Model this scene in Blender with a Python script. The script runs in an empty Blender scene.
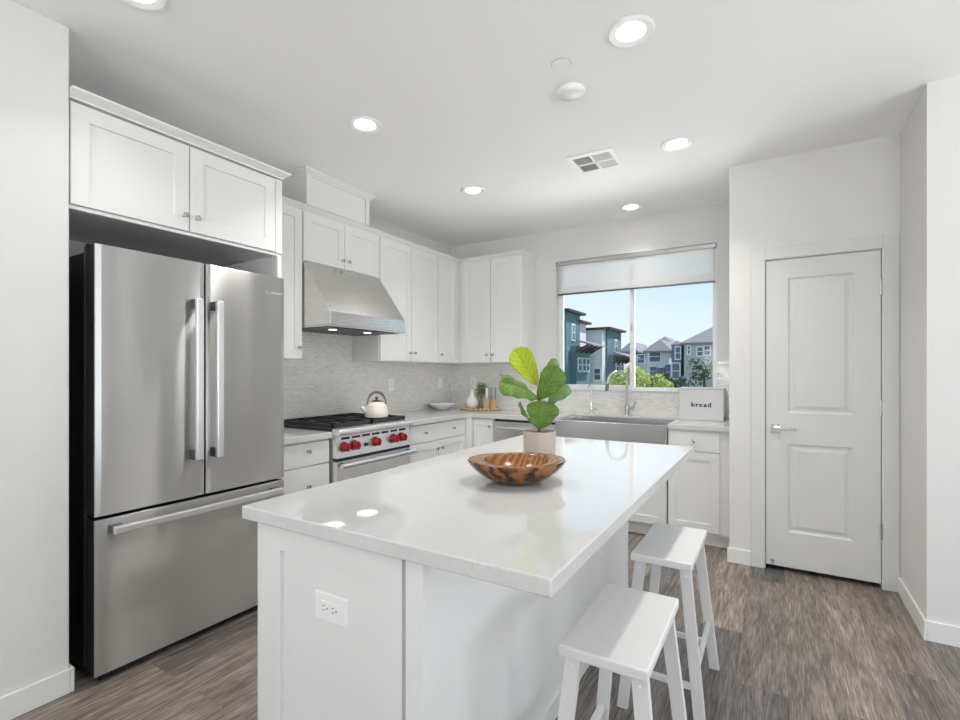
import bpy, bmesh, math, random
from mathutils import Vector, Matrix
random.seed(7)
S = bpy.context.scene
COL = S.collection
R = math.radians

# ------------------------------------------------------------------ camera
cam_d = bpy.data.cameras.new('camera')
cam = bpy.data.objects.new('camera', cam_d)
COL.objects.link(cam)
cam.location = (0, 0, 1.323)
cam.rotation_euler = (R(90), 0, R(31.16))
cam_d.sensor_width = 36.0
cam_d.lens = 36.0 * 487.5 / 960.0
cam_d.shift_y = 11.0 / 960.0
cam_d.clip_start = 0.05
cam_d.clip_end = 600
S.camera = cam

# ------------------------------------------------------------------ world, sun, exposure
S.view_settings.view_transform = 'Standard'
S.view_settings.look = 'None'
S.view_settings.gamma = 1.0
S.view_settings.use_curve_mapping = False
S.view_settings.exposure = 0.50
S.cycles.diffuse_bounces = 7
S.cycles.glossy_bounces = 5
S.cycles.max_bounces = 12
S.cycles.transparent_max_bounces = 12
S.cycles.sample_clamp_indirect = 6.0

world = bpy.data.worlds.new('sky')
S.world = world
world.use_nodes = True
wn = world.node_tree.nodes
wl = world.node_tree.links
wn.clear()
wo = wn.new('ShaderNodeOutputWorld')
wb = wn.new('ShaderNodeBackground')
wt = wn.new('ShaderNodeTexCoord')
ws = wn.new('ShaderNodeSeparateXYZ')
wr = wn.new('ShaderNodeValToRGB')
wl.new(wt.outputs['Generated'], ws.inputs[0])
wl.new(ws.outputs['Z'], wr.inputs[0])
wd = wn.new('ShaderNodeVectorMath')
wd.operation = 'DOT_PRODUCT'
wd.inputs[1].default_value = (-0.62, 0.78, 0.0)
wl.new(wt.outputs['Generated'], wd.inputs[0])
wm = wn.new('ShaderNodeMapRange')
wm.inputs[1].default_value = 0.80
wm.inputs[2].default_value = 1.0
wm.inputs[3].default_value = 0.0
wm.inputs[4].default_value = 0.75
wl.new(wd.outputs['Value'], wm.inputs[0])
wx = wn.new('ShaderNodeMix')
wx.data_type = 'RGBA'
wl.new(wm.outputs[0], wx.inputs['Factor'])
wl.new(wr.outputs[0], wx.inputs[6])
wx.inputs[7].default_value = (0.85, 0.94, 1.0, 1)
wl.new(wx.outputs[2], wb.inputs[0])
wl.new(wb.outputs[0], wo.inputs[0])
els = wr.color_ramp.elements
els[0].position = 0.0
els[0].color = (0.84, 0.92, 0.98, 1)
els[1].position = 1.0
els[1].color = (0.16, 0.34, 0.75, 1)
for p_, c_ in ((0.06, (0.78, 0.90, 1.0)), (0.17, (0.58, 0.78, 0.97)), (0.3, (0.42, 0.67, 0.95))):
    e_ = els.new(p_)
    e_.color = (*c_, 1)
wb.inputs[1].default_value = 0.78

sun_d = bpy.data.lights.new('sun', 'SUN')
sun = bpy.data.objects.new('sun', sun_d)
COL.objects.link(sun)
sun.rotation_euler = Vector((0.62, 0.50, 1.25)).to_track_quat('Z', 'Y').to_euler()
sun_d.energy = 4.0
sun_d.angle = R(0.6)
sun_d.color = (1.0, 0.96, 0.90)


def area(name, loc, rot, sx, sy, power, color=(1, 1, 1)):
    d = bpy.data.lights.new(name, 'AREA')
    d.shape = 'RECTANGLE'
    d.size = sx
    d.size_y = sy
    d.energy = power
    d.color = color
    o = bpy.data.objects.new(name, d)
    COL.objects.link(o)
    o.location = loc
    o.rotation_euler = rot
    return o


# area lamps added to brighten the room, outside unseen openings and the kitchen window
# added upward lamp below the kitchen sill; lifts the ceiling like ground bounce
area('fill_up_kitchen_window', (-1.0, 6.1, 0.55), (R(180), 0, 0), 4.5, 2.2, 155, (1.0, 0.98, 0.94))
area('fill_glass_door', (3.42, 1.3, 1.15), (0, R(140), 0), 2.0, 2.5, 50, (0.98, 0.985, 1.0))  # added fill at the unseen glass door, tilted up to brighten the ceiling
area('fill_rear_window', (0.2, -3.62, 1.55), (R(152), 0, 0), 3.4, 1.6, 120, (1.0, 0.99, 0.975))  # added fill behind the camera, aimed up towards the ceiling

area('fill_return_window', (1.72, 3.45, 1.20), (R(-90), 0, 0), 0.75, 2.0, 36, (0.92, 0.96, 1.0))  # added fill behind the return wall, for a bright band on the refrigerator

# ------------------------------------------------------------------ materials


def mat(name, color=(0.8, 0.8, 0.8), rough=0.5, metal=0.0, spec=0.5, emit=None, estr=0.0, **kw):
    m = bpy.data.materials.new(name)
    m.use_nodes = True
    b = m.node_tree.nodes['Principled BSDF']
    b.inputs['Base Color'].default_value = (*color, 1)
    b.inputs['Roughness'].default_value = rough
    b.inputs['Metallic'].default_value = metal
    b.inputs['Specular IOR Level'].default_value = spec
    if emit:
        b.inputs['Emission Color'].default_value = (*emit, 1)
        b.inputs['Emission Strength'].default_value = estr
    for k, v in kw.items():
        b.inputs[k.replace('_', ' ')].default_value = v
    return m


def nodes(m):
    return m.node_tree.nodes, m.node_tree.links, m.node_tree.nodes['Principled BSDF']


def add_bump(m, scale, strength, dist=0.002, detail=3, vec_scale=None):
    n, l, b = nodes(m)
    tc = n.new('ShaderNodeTexCoord')
    nz = n.new('ShaderNodeTexNoise')
    nz.inputs['Scale'].default_value = scale
    nz.inputs['Detail'].default_value = detail
    bp = n.new('ShaderNodeBump')
    bp.inputs['Strength'].default_value = strength
    bp.inputs['Distance'].default_value = dist
    if vec_scale:
        mp = n.new('ShaderNodeMapping')
        mp.inputs['Scale'].default_value = vec_scale
        l.new(tc.outputs['Object'], mp.inputs[0])
        l.new(mp.outputs[0], nz.inputs[0])
    else:
        l.new(tc.outputs['Object'], nz.inputs[0])
    l.new(nz.outputs[0], bp.inputs['Height'])
    l.new(bp.outputs[0], b.inputs['Normal'])
    return m


M = {}
M['wall'] = add_bump(mat('wall_paint', (0.74, 0.735, 0.725), 0.75, spec=0.3), 130, 0.35, 0.0025)
M['ceiling'] = add_bump(mat('ceiling_paint', (0.93, 0.93, 0.925), 0.85, spec=0.2), 110, 0.25, 0.002)
M['trim'] = mat('trim_paint', (0.80, 0.80, 0.79), 0.4)
M['cab'] = mat('cabinet_paint', (0.79, 0.79, 0.785), 0.38)
M['door'] = mat('door_paint', (0.69, 0.69, 0.685), 0.45)
M['knob'] = mat('knob_nickel', (0.55, 0.54, 0.52), 0.18, 1.0)
M['black'] = mat('black_plastic', (0.012, 0.012, 0.013), 0.35)
M['dark'] = mat('dark_gap', (0.03, 0.03, 0.03), 0.7)
M['gap_shade'] = mat('painted_gap_shade', (0.55, 0.52, 0.47), 0.6)  # tone of the shadow gap painted round the sprinkler cover
M['cast'] = mat('cast_iron', (0.02, 0.022, 0.025), 0.5)
M['vinyl'] = mat('white_vinyl', (0.86, 0.87, 0.88), 0.35)
M['bin'] = mat('bin_enamel', (0.68, 0.685, 0.70), 0.4)
M['plastic'] = mat('white_plastic', (0.88, 0.88, 0.87), 0.3)
M['ceramic'] = mat('white_ceramic', (0.85, 0.84, 0.82), 0.2)
M['enamel'] = mat('cream_enamel', (0.80, 0.74, 0.65), 0.15)
M['red'] = mat('red_knob', (0.33, 0.012, 0.02), 0.25)
M['chrome'] = mat('chrome', (0.75, 0.75, 0.75), 0.12, 1.0)
M['gunmetal'] = mat('gunmetal', (0.16, 0.16, 0.17), 0.3, 1.0)
M['darkmetal'] = mat('dark_metal', (0.22, 0.20, 0.19), 0.3, 0.9)
M['hood_lens'] = mat('hood_lens', (0.9, 0.9, 0.9), 0.4, emit=(1, 0.96, 0.9), estr=1.1)
M['oven_glass'] = mat('oven_glass', (0.02, 0.02, 0.022), 0.05)
M['letter_black'] = mat('sign_letter', (0.03, 0.03, 0.03), 0.6)  # black of the bread bin lettering
M['soil'] = add_bump(mat('soil', (0.05, 0.035, 0.025), 0.95), 90, 1.0, 0.01)
M['lens'] = mat('lamp_lens', (0.9, 0.9, 0.9), 0.4, emit=(1, 0.98, 0.94), estr=9.0)
M['cavity'] = mat('vent_cavity', (0.10, 0.10, 0.10), 0.8)
M['rubber'] = mat('rubber', (0.1, 0.1, 0.1), 0.8)

# quartz with very faint speckle
m = M['quartz'] = mat('white_quartz', (0.80, 0.80, 0.79), 0.04, spec=1.0)
n, l, b = nodes(m)
tc = n.new('ShaderNodeTexCoord')
nz = n.new('ShaderNodeTexNoise')
nz.inputs['Scale'].default_value = 260
cr = n.new('ShaderNodeValToRGB')
cr.color_ramp.elements[0].position = 0.35
cr.color_ramp.elements[0].color = (0.60, 0.60, 0.598, 1)
cr.color_ramp.elements[1].position = 0.6
cr.color_ramp.elements[1].color = (0.65, 0.65, 0.647, 1)
l.new(tc.outputs['Object'], nz.inputs[0])
l.new(nz.outputs[0], cr.inputs[0])
l.new(cr.outputs[0], b.inputs['Base Color'])


def steel(name, color, rough, stretch, wob=0.0, wscale=3.0):
    """brushed stainless steel: stretched noise drives roughness and a fine bump"""
    m = mat(name, color, rough, 1.0)
    n, l, b = nodes(m)
    tc = n.new('ShaderNodeTexCoord')
    mp = n.new('ShaderNodeMapping')
    mp.inputs['Scale'].default_value = stretch
    nz = n.new('ShaderNodeTexNoise')
    nz.inputs['Scale'].default_value = 1.0
    nz.inputs['Detail'].default_value = 2
    mr = n.new('ShaderNodeMapRange')
    mr.inputs[3].default_value = rough - 0.02
    mr.inputs[4].default_value = rough + 0.02
    l.new(tc.outputs['Object'], mp.inputs[0])
    l.new(mp.outputs[0], nz.inputs[0])
    l.new(nz.outputs[0], mr.inputs[0])
    l.new(mr.outputs[0], b.inputs['Roughness'])
    bp = n.new('ShaderNodeBump')
    bp.inputs['Strength'].default_value = 0.05
    bp.inputs['Distance'].default_value = 0.0002
    l.new(nz.outputs[0], bp.inputs['Height'])
    if wob:
        n2 = n.new('ShaderNodeTexNoise')
        n2.inputs['Scale'].default_value = wscale
        n2.inputs['Detail'].default_value = 0.5
        mp2 = n.new('ShaderNodeMapping')
        mp2.inputs['Scale'].default_value = (1, 1, 0.16)
        l.new(tc.outputs['Object'], mp2.inputs[0])
        l.new(mp2.outputs[0], n2.inputs[0])
        b2 = n.new('ShaderNodeBump')
        b2.inputs['Strength'].default_value = 1.0
        b2.inputs['Distance'].default_value = wob
        l.new(n2.outputs[0], b2.inputs['Height'])
        l.new(bp.outputs[0], b2.inputs['Normal'])
        l.new(b2.outputs[0], b.inputs['Normal'])
    else:
        l.new(bp.outputs[0], b.inputs['Normal'])
    return m


M['fridge'] = steel('brushed_steel_door', (0.60, 0.60, 0.60), 0.32, (3, 3, 300), 0.024, 3.4)
for key in ('fridge',):
    n, l, b = nodes(M[key])
    # brushed from side to side: highlights stretch up and down
    g_ = n.new('ShaderNodeBsdfAnisotropic')
    g_.inputs['Color'].default_value = (0.60, 0.60, 0.595, 1)
    g_.inputs['Roughness'].default_value = 0.30
    g_.inputs['Anisotropy'].default_value = 0.72
    tg = n.new('ShaderNodeCombineXYZ')
    tg.inputs[1].default_value = 1.0
    l.new(tg.outputs[0], g_.inputs['Tangent'])
    l.new(b.inputs['Normal'].links[0].from_socket, g_.inputs['Normal'])
    l.new(g_.outputs[0], [q for q in n if q.type == 'OUTPUT_MATERIAL'][0].inputs['Surface'])
    n.remove(b)
M['steel'] = steel('brushed_steel', (0.62, 0.61, 0.61), 0.26, (8, 8, 400))
M['steel_y'] = steel('brushed_steel_long', (0.68, 0.67, 0.65), 0.27, (8, 6, 500))
M['satin'] = mat('satin_steel', (0.52, 0.52, 0.52), 0.3, 1.0)
M['handle'] = mat('handle_steel', (0.88, 0.88, 0.89), 0.36, 1.0)

# floor: wide vinyl planks running towards the window wall
m = M['floor'] = mat('plank_floor', (0.3, 0.25, 0.2), 0.36, spec=0.4)
n, l, b = nodes(m)
tc = n.new('ShaderNodeTexCoord')
mp = n.new('ShaderNodeMapping')
mp.inputs['Rotation'].default_value = (0, 0, R(90))
mp.inputs['Location'].default_value = (35.279, 1.851, 0)
l.new(tc.outputs['Object'], mp.inputs[0])
br = n.new('ShaderNodeTexBrick')
br.offset = 0.37
br.offset_frequency = 2
br.inputs['Color1'].default_value = (0, 0, 0, 1)
br.inputs['Color2'].default_value = (1, 1, 1, 1)
br.inputs['Mortar'].default_value = (0.5, 0.5, 0.5, 1)
br.inputs['Scale'].default_value = 1.0
br.inputs['Mortar Size'].default_value = 0.0012
br.inputs['Mortar Smooth'].default_value = 0.3
br.inputs['Brick Width'].default_value = 1.22
br.inputs['Row Height'].default_value = 0.190
l.new(mp.outputs[0], br.inputs[0])
ramp = n.new('ShaderNodeValToRGB')
ce = ramp.color_ramp.elements
ce[0].position = 0.0
ce[0].color = (0.105, 0.093, 0.089, 1)
ce[1].position = 1.0
ce[1].color = (0.285, 0.230, 0.185, 1)
for p_, c_ in ((0.2, (0.175, 0.152, 0.140)), (0.5, (0.228, 0.187, 0.157)), (0.75, (0.196, 0.172, 0.158))):
    e_ = ce.new(p_)
    e_.color = (*c_, 1)
l.new(br.outputs['Color'], ramp.inputs[0])
# grain: distorted noise stretched along the plank, shifted per plank
sh = n.new('ShaderNodeVectorMath')
sh.operation = 'MULTIPLY_ADD'
sh.inputs[1].default_value = (9, 9, 9)
l.new(br.outputs['Color'], sh.inputs[0])
l.new(mp.outputs[0], sh.inputs[2])
g_map = n.new('ShaderNodeMapping')
g_map.inputs['Scale'].default_value = (1.7, 15, 1)
l.new(sh.outputs[0], g_map.inputs[0])
g1 = n.new('ShaderNodeTexNoise')
g1.inputs['Scale'].default_value = 1.0
g1.inputs['Detail'].default_value = 7
g1.inputs['Roughness'].default_value = 0.65
g1.inputs['Distortion'].default_value = 1.8
l.new(g_map.outputs[0], g1.inputs[0])
g_map2 = n.new('ShaderNodeMapping')
g_map2.inputs['Scale'].default_value = (12, 190, 1)
l.new(sh.outputs[0], g_map2.inputs[0])
g2 = n.new('ShaderNodeTexNoise')
g2.inputs['Scale'].default_value = 1.0
g2.inputs['Detail'].default_value = 3
l.new(g_map2.outputs[0], g2.inputs[0])
gr = n.new('ShaderNodeMapRange')
gr.inputs[1].default_value = 0.3
gr.inputs[2].default_value = 0.72
gr.inputs[3].default_value = 0.45
gr.inputs[4].default_value = 1.5
l.new(g1.outputs[0], gr.inputs[0])
gr2 = n.new('ShaderNodeMapRange')
gr2.inputs[1].default_value = 0.3
gr2.inputs[2].default_value = 0.7
gr2.inputs[3].default_value = 0.48
gr2.inputs[4].default_value = 1.46
l.new(g2.outputs[0], gr2.inputs[0])
mu = n.new('ShaderNodeMath')
mu.operation = 'MULTIPLY'
l.new(gr.outputs[0], mu.inputs[0])
l.new(gr2.outputs[0], mu.inputs[1])
seam = n.new('ShaderNodeMapRange')
seam.inputs[3].default_value = 1.0
seam.inputs[4].default_value = 0.55
l.new(br.outputs['Fac'], seam.inputs[0])
mu2 = n.new('ShaderNodeMath')
mu2.operation = 'MULTIPLY'
l.new(mu.outputs[0], mu2.inputs[0])
l.new(seam.outputs[0], mu2.inputs[1])
vm = n.new('ShaderNodeVectorMath')
vm.operation = 'SCALE'
l.new(ramp.outputs[0], vm.inputs[0])
l.new(mu2.outputs[0], vm.inputs['Scale'])
l.new(vm.outputs[0], b.inputs['Base Color'])
bp = n.new('ShaderNodeBump')
bp.inputs['Strength'].default_value = 0.25
bp.inputs['Distance'].default_value = 0.002
l.new(mu2.outputs[0], bp.inputs['Height'])
l.new(bp.outputs[0], b.inputs['Normal'])


def tile(name, rot):
    """small pearly running-bond mosaic"""
    m = mat(name, (0.7, 0.69, 0.67), 0.16, spec=0.6)
    n, l, b = nodes(m)
    tc = n.new('ShaderNodeTexCoord')
    mp = n.new('ShaderNodeMapping')
    mp.inputs['Rotation'].default_value = rot
    l.new(tc.outputs['Object'], mp.inputs[0])
    br = n.new('ShaderNodeTexBrick')
    br.inputs['Color1'].default_value = (0, 0, 0, 1)
    br.inputs['Color2'].default_value = (1, 1, 1, 1)
    br.inputs['Mortar'].default_value = (0.5, 0.5, 0.5, 1)
    br.inputs['Scale'].default_value = 1.0
    br.inputs['Mortar Size'].default_value = 0.0016
    br.inputs['Mortar Smooth'].default_value = 0.15
    br.inputs['Brick Width'].default_value = 0.052
    br.inputs['Row Height'].default_value = 0.0195
    l.new(mp.outputs[0], br.inputs[0])
    rp = n.new('ShaderNodeValToRGB')
    e = rp.color_ramp.elements
    e[0].color = (0.70, 0.68, 0.655, 1)
    e[1].color = (0.80, 0.79, 0.77, 1)
    l.new(br.outputs['Color'], rp.inputs[0])
    mx = n.new('ShaderNodeMix')
    mx.data_type = 'RGBA'
    l.new(br.outputs['Fac'], mx.inputs['Factor'])
    l.new(rp.outputs[0], mx.inputs[6])
    mx.inputs[7].default_value = (0.88, 0.87, 0.85, 1)
    l.new(mx.outputs[2], b.inputs['Base Color'])
    rr = n.new('ShaderNodeMapRange')
    rr.inputs[3].default_value = 0.12
    rr.inputs[4].default_value = 0.7
    l.new(br.outputs['Fac'], rr.inputs[0])
    l.new(rr.outputs[0], b.inputs['Roughness'])
    # every tile tilts a little, and the grout sits back
    sub = n.new('ShaderNodeVectorMath')
    sub.operation = 'MULTIPLY'
    sub.inputs[1].default_value = (37.0, 37.0, 37.0)
    l.new(br.outputs['Color'], sub.inputs[0])
    wn_ = n.new('ShaderNodeTexWhiteNoise')
    l.new(sub.outputs[0], wn_.inputs[0])
    cn = n.new('ShaderNodeVectorMath')
    cn.operation = 'MULTIPLY_ADD'
    cn.inputs[1].default_value = (0.10, 0.10, 0.10)
    cn.inputs[2].default_value = (-0.05, -0.05, -0.05)
    l.new(wn_.outputs['Color'], cn.inputs[0])
    bp = n.new('ShaderNodeBump')
    bp.invert = True
    bp.inputs['Strength'].default_value = 0.5
    bp.inputs['Distance'].default_value = 0.002
    l.new(br.outputs['Fac'], bp.inputs['Height'])
    ad = n.new('ShaderNodeVectorMath')
    l.new(bp.outputs[0], ad.inputs[0])
    l.new(cn.outputs[0], ad.inputs[1])
    nm = n.new('ShaderNodeVectorMath')
    nm.operation = 'NORMALIZE'
    l.new(ad.outputs[0], nm.inputs[0])
    l.new(nm.outputs[0], b.inputs['Normal'])
    return m


M['tile_x'] = tile('pearl_mosaic_left', (R(90), 0, R(90)))     # on the left wall
M['tile_y'] = tile('pearl_mosaic_back', (R(90), 0, 0))         # on the window wall
# fix the mappings: texture x must follow the wall, texture y the height
for key, ax in (('tile_x', 'Y'), ('tile_y', 'X')):
    n, l, b = nodes(M[key])
    tc = [q for q in n if q.type == 'TEX_COORD'][0]
    mp = [q for q in n if q.type == 'MAPPING'][0]
    br = [q for q in n if q.type == 'TEX_BRICK'][0]
    se = n.new('ShaderNodeSeparateXYZ')
    co = n.new('ShaderNodeCombineXYZ')
    l.new(tc.outputs['Object'], se.inputs[0])
    l.new(se.outputs[ax], co.inputs['X'])
    l.new(se.outputs['Z'], co.inputs['Y'])
    l.new(co.outputs[0], br.inputs[0])
    n.remove(mp)


def wood(name, c1, c2, scale=9, rough=0.35, dist=3.0, vec=(1, 1, 1)):
    m = mat(name, c1, rough)
    n, l, b = nodes(m)
    tc = n.new('ShaderNodeTexCoord')
    mp = n.new('ShaderNodeMapping')
    mp.inputs['Scale'].default_value = vec
    w = n.new('ShaderNodeTexWave')
    w.inputs['Scale'].default_value = scale
    w.inputs['Distortion'].default_value = dist
    w.inputs['Detail'].default_value = 4
    w.inputs['Detail Scale'].default_value = 1.4
    rp = n.new('ShaderNodeValToRGB')
    rp.color_ramp.elements[0].color = (*c1, 1)
    rp.color_ramp.elements[0].position = 0.15
    rp.color_ramp.elements[1].color = (*c2, 1)
    rp.color_ramp.elements[1].position = 0.85
    l.new(tc.outputs['Object'], mp.inputs[0])
    l.new(mp.outputs[0], w.inputs[0])
    l.new(w.outputs[0], rp.inputs[0])
    l.new(rp.outputs[0], b.inputs['Base Color'])
    return m


M['pine'] = wood('pale_wood', (0.50, 0.33, 0.18), (0.68, 0.50, 0.31), 22, 0.5)
M['teak'] = wood('bowl_outside', (0.035, 0.015, 0.010), (0.23, 0.088, 0.030), 4.2, 0.18, 15.0, (1, 1.2, 1.6))
M['teak_in'] = wood('bowl_inside', (0.20, 0.075, 0.022), (0.36, 0.155, 0.045), 14, 0.25, 5.0, (1, 0.7, 1))
M['teak_rim'] = wood('bowl_rim', (0.16, 0.065, 0.030), (0.32, 0.15, 0.070), 8, 0.12, 6.0)
M['stoolpaint'] = add_bump(mat('stool_paint', (0.70, 0.695, 0.69), 0.4), 40, 0.15, 0.001, vec_scale=(6, 1, 1))
M['pot'] = add_bump(mat('pot_ceramic', (0.46, 0.405, 0.355), 0.5), 60, 0.1, 0.001)
M['stem'] = mat('plant_stem', (0.10, 0.10, 0.04), 0.6)


def leaf_mat(name, c1, c2, vein):
    m = mat(name, c1, 0.5, spec=0.35)
    n, l, b = nodes(m)
    uv = n.new('ShaderNodeUVMap')
    se = n.new('ShaderNodeSeparateXYZ')
    l.new(uv.outputs[0], se.inputs[0])
    # |u-.5|
    a = n.new('ShaderNodeMath'); a.operation = 'SUBTRACT'; a.inputs[1].default_value = 0.5
    l.new(se.outputs['X'], a.inputs[0])
    ab = n.new('ShaderNodeMath'); ab.operation = 'ABSOLUTE'
    l.new(a.outputs[0], ab.inputs[0])
    # side veins: sin((v - |u-.5|*.5) * k)
    ma = n.new('ShaderNodeMath'); ma.operation = 'MULTIPLY_ADD'
    ma.inputs[1].default_value = -0.55
    l.new(ab.outputs[0], ma.inputs[0]); l.new(se.outputs['Y'], ma.inputs[2])
    mb = n.new('ShaderNodeMath'); mb.operation = 'MULTIPLY'; mb.inputs[1].default_value = 44
    l.new(ma.outputs[0], mb.inputs[0])
    sn = n.new('ShaderNodeMath'); sn.operation = 'SINE'
    l.new(mb.outputs[0], sn.inputs[0])
    side = n.new('ShaderNodeMapRange')
    side.inputs[1].default_value = 0.86; side.inputs[2].default_value = 1.0
    l.new(sn.outputs[0], side.inputs[0])
    mid = n.new('ShaderNodeMapRange')
    mid.inputs[1].default_value = 0.03; mid.inputs[2].default_value = 0.0
    l.new(ab.outputs[0], mid.inputs[0])
    mxv = n.new('ShaderNodeMath'); mxv.operation = 'MAXIMUM'
    l.new(side.outputs[0], mxv.inputs[0]); l.new(mid.outputs[0], mxv.inputs[1])
    nz = n.new('ShaderNodeTexNoise'); nz.inputs['Scale'].default_value = 18
    mx = n.new('ShaderNodeMix'); mx.data_type = 'RGBA'
    l.new(nz.outputs[0], mx.inputs['Factor'])
    mx.inputs[6].default_value = (*c1, 1); mx.inputs[7].default_value = (*c2, 1)
    mx2 = n.new('ShaderNodeMix'); mx2.data_type = 'RGBA'
    sc = n.new('ShaderNodeMath'); sc.operation = 'MULTIPLY'; sc.inputs[1].default_value = 0.6
    l.new(mxv.outputs[0], sc.inputs[0])
    l.new(sc.outputs[0], mx2.inputs['Factor'])
    l.new(mx.outputs[2], mx2.inputs[6]); mx2.inputs[7].default_value = (*vein, 1)
    l.new(mx2.outputs[2], b.inputs['Base Color'])
    bp = n.new('ShaderNodeBump'); bp.invert = True
    bp.inputs['Strength'].default_value = 0.5; bp.inputs['Distance'].default_value = 0.002
    l.new(mxv.outputs[0], bp.inputs['Height'])
    l.new(bp.outputs[0], b.inputs['Normal'])
    return m


M['leaf'] = leaf_mat('leaf_green', (0.045, 0.115, 0.012), (0.125, 0.235, 0.030), (0.20, 0.31, 0.07))
M['leaf_young'] = leaf_mat('leaf_yellow_green', (0.29, 0.40, 0.010), (0.42, 0.50, 0.020), (0.10, 0.17, 0.01))
M['leaf_dark'] = leaf_mat('leaf_deep_green', (0.06, 0.15, 0.04), (0.15, 0.27, 0.09), (0.24, 0.36, 0.16))
M['sprig'] = mat('sprig_green', (0.13, 0.22, 0.11), 0.6)

# clear glass: a pane that lets light through and mirrors a little at grazing angles


def thin_glass(name, tint=(0.97, 0.985, 0.98)):
    m = bpy.data.materials.new(name)
    m.use_nodes = True
    n = m.node_tree.nodes
    l = m.node_tree.links
    n.clear()
    o = n.new('ShaderNodeOutputMaterial')
    mx = n.new('ShaderNodeMixShader')
    fr = n.new('ShaderNodeFresnel')
    fr.inputs[0].default_value = 1.22
    t = n.new('ShaderNodeBsdfTransparent')
    t.inputs[0].default_value = (*tint, 1)
    g = n.new('ShaderNodeBsdfGlossy')
    g.inputs['Roughness'].default_value = 0.02
    l.new(fr.outputs[0], mx.inputs[0])
    l.new(t.outputs[0], mx.inputs[1])
    l.new(g.outputs[0], mx.inputs[2])
    l.new(mx.outputs[0], o.inputs[0])
    return m


M['glass'] = thin_glass('window_glass')
M['jar_glass'] = thin_glass('jar_glass', (0.965, 0.985, 0.985))


def shade_mat(name, transp, transl, col):
    m = bpy.data.materials.new(name)
    m.use_nodes = True
    n = m.node_tree.nodes
    l = m.node_tree.links
    n.clear()
    o = n.new('ShaderNodeOutputMaterial')
    d = n.new('ShaderNodeBsdfDiffuse'); d.inputs[0].default_value = (*col, 1)
    t = n.new('ShaderNodeBsdfTranslucent'); t.inputs[0].default_value = (*col, 1)
    tr = n.new('ShaderNodeBsdfTransparent')
    m1 = n.new('ShaderNodeMixShader'); m1.inputs[0].default_value = transl
    m2 = n.new('ShaderNodeMixShader')
    tc = n.new('ShaderNodeTexCoord')
    mp = n.new('ShaderNodeMapping'); mp.inputs['Scale'].default_value = (260, 1, 30)
    nz = n.new('ShaderNodeTexNoise'); nz.inputs['Scale'].default_value = 1; nz.inputs['Detail'].default_value = 1
    mr = n.new('ShaderNodeMapRange'); mr.inputs[3].default_value = max(0, transp - 0.12); mr.inputs[4].default_value = transp + 0.12
    l.new(tc.outputs['Object'], mp.inputs[0]); l.new(mp.outputs[0], nz.inputs[0]); l.new(nz.outputs[0], mr.inputs[0])
    l.new(mr.outputs[0], m2.inputs[0])
    l.new(d.outputs[0], m1.inputs[1]); l.new(t.outputs[0], m1.inputs[2])
    l.new(m1.outputs[0], m2.inputs[1]); l.new(tr.outputs[0], m2.inputs[2])
    l.new(m2.outputs[0], o.inputs[0])
    return m


M['shade'] = shade_mat('shade_fabric', 0.34, 0.42, (0.80, 0.80, 0.80))
M['hem'] = shade_mat('shade_hem', 0.34, 0.40, (0.90, 0.90, 0.90))


def siding(name, c1, c2, k=7.0, axis=None):
    m = mat(name, c1, 0.8)
    n, l, b = nodes(m)
    tc = n.new('ShaderNodeTexCoord')
    se = n.new('ShaderNodeSeparateXYZ')
    ad = n.new('ShaderNodeMath'); ad.operation = 'ADD'
    mu = n.new('ShaderNodeMath'); mu.operation = 'MULTIPLY'; mu.inputs[1].default_value = k
    sn = n.new('ShaderNodeMath'); sn.operation = 'SINE'
    mr = n.new('ShaderNodeMapRange'); mr.inputs[1].default_value = 0.6; mr.inputs[2].default_value = 1.0
    mx = n.new('ShaderNodeMix'); mx.data_type = 'RGBA'
    l.new(tc.outputs['Object'], se.inputs[0])
    l.new(se.outputs['X'], ad.inputs[0]); l.new(se.outputs['Y'], ad.inputs[1])
    l.new(ad.outputs[0], mu.inputs[0]); l.new(mu.outputs[0], sn.inputs[0]); l.new(sn.outputs[0], mr.inputs[0])
    l.new(mr.outputs[0], mx.inputs['Factor'])
    mx.inputs[6].default_value = (*c1, 1); mx.inputs[7].default_value = (*c2, 1)
    l.new(mx.outputs[2], b.inputs['Base Color'])
    return m


M['teal'] = siding('teal_siding', (0.105, 0.20, 0.215), (0.065, 0.14, 0.155))
M['stucco_w'] = add_bump(mat('white_stucco', (0.66, 0.67, 0.68), 0.9), 3, 0.3, 0.02)
M['stucco_g'] = add_bump(mat('grey_stucco', (0.46, 0.46, 0.43), 0.9), 3, 0.3, 0.02)
M['stucco_d'] = add_bump(mat('dark_stucco', (0.17, 0.19, 0.21), 0.9), 3, 0.3, 0.02)
M['roof'] = siding('roof_tile', (0.27, 0.25, 0.26), (0.17, 0.16, 0.17), 14)
M['darkwood'] = mat('dark_brown_timber', (0.05, 0.035, 0.03), 0.7)
M['housepane'] = mat('house_pane', (0.10, 0.15, 0.19), 0.1)
M['ground'] = add_bump(mat('outdoor_ground', (0.30, 0.30, 0.26), 0.95), 2, 0.5, 0.05)
M['foliage'] = mat('foliage', (0.50, 0.58, 0.16), 0.7)
M['foliage_dark'] = mat('foliage_dark', (0.07, 0.12, 0.05), 0.7)
M['bark'] = mat('bark', (0.12, 0.08, 0.05), 0.9)

# ------------------------------------------------------------------ mesh helpers


def link(o, parent=None):
    COL.objects.link(o)
    if parent:
        o.parent = parent
        o.matrix_parent_inverse = Matrix.Translation(-Vector(ORG.get(parent.name, (0, 0, 0))))
    return o


ORG = {}   # world origins of things, so children can be written in world coordinates


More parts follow.
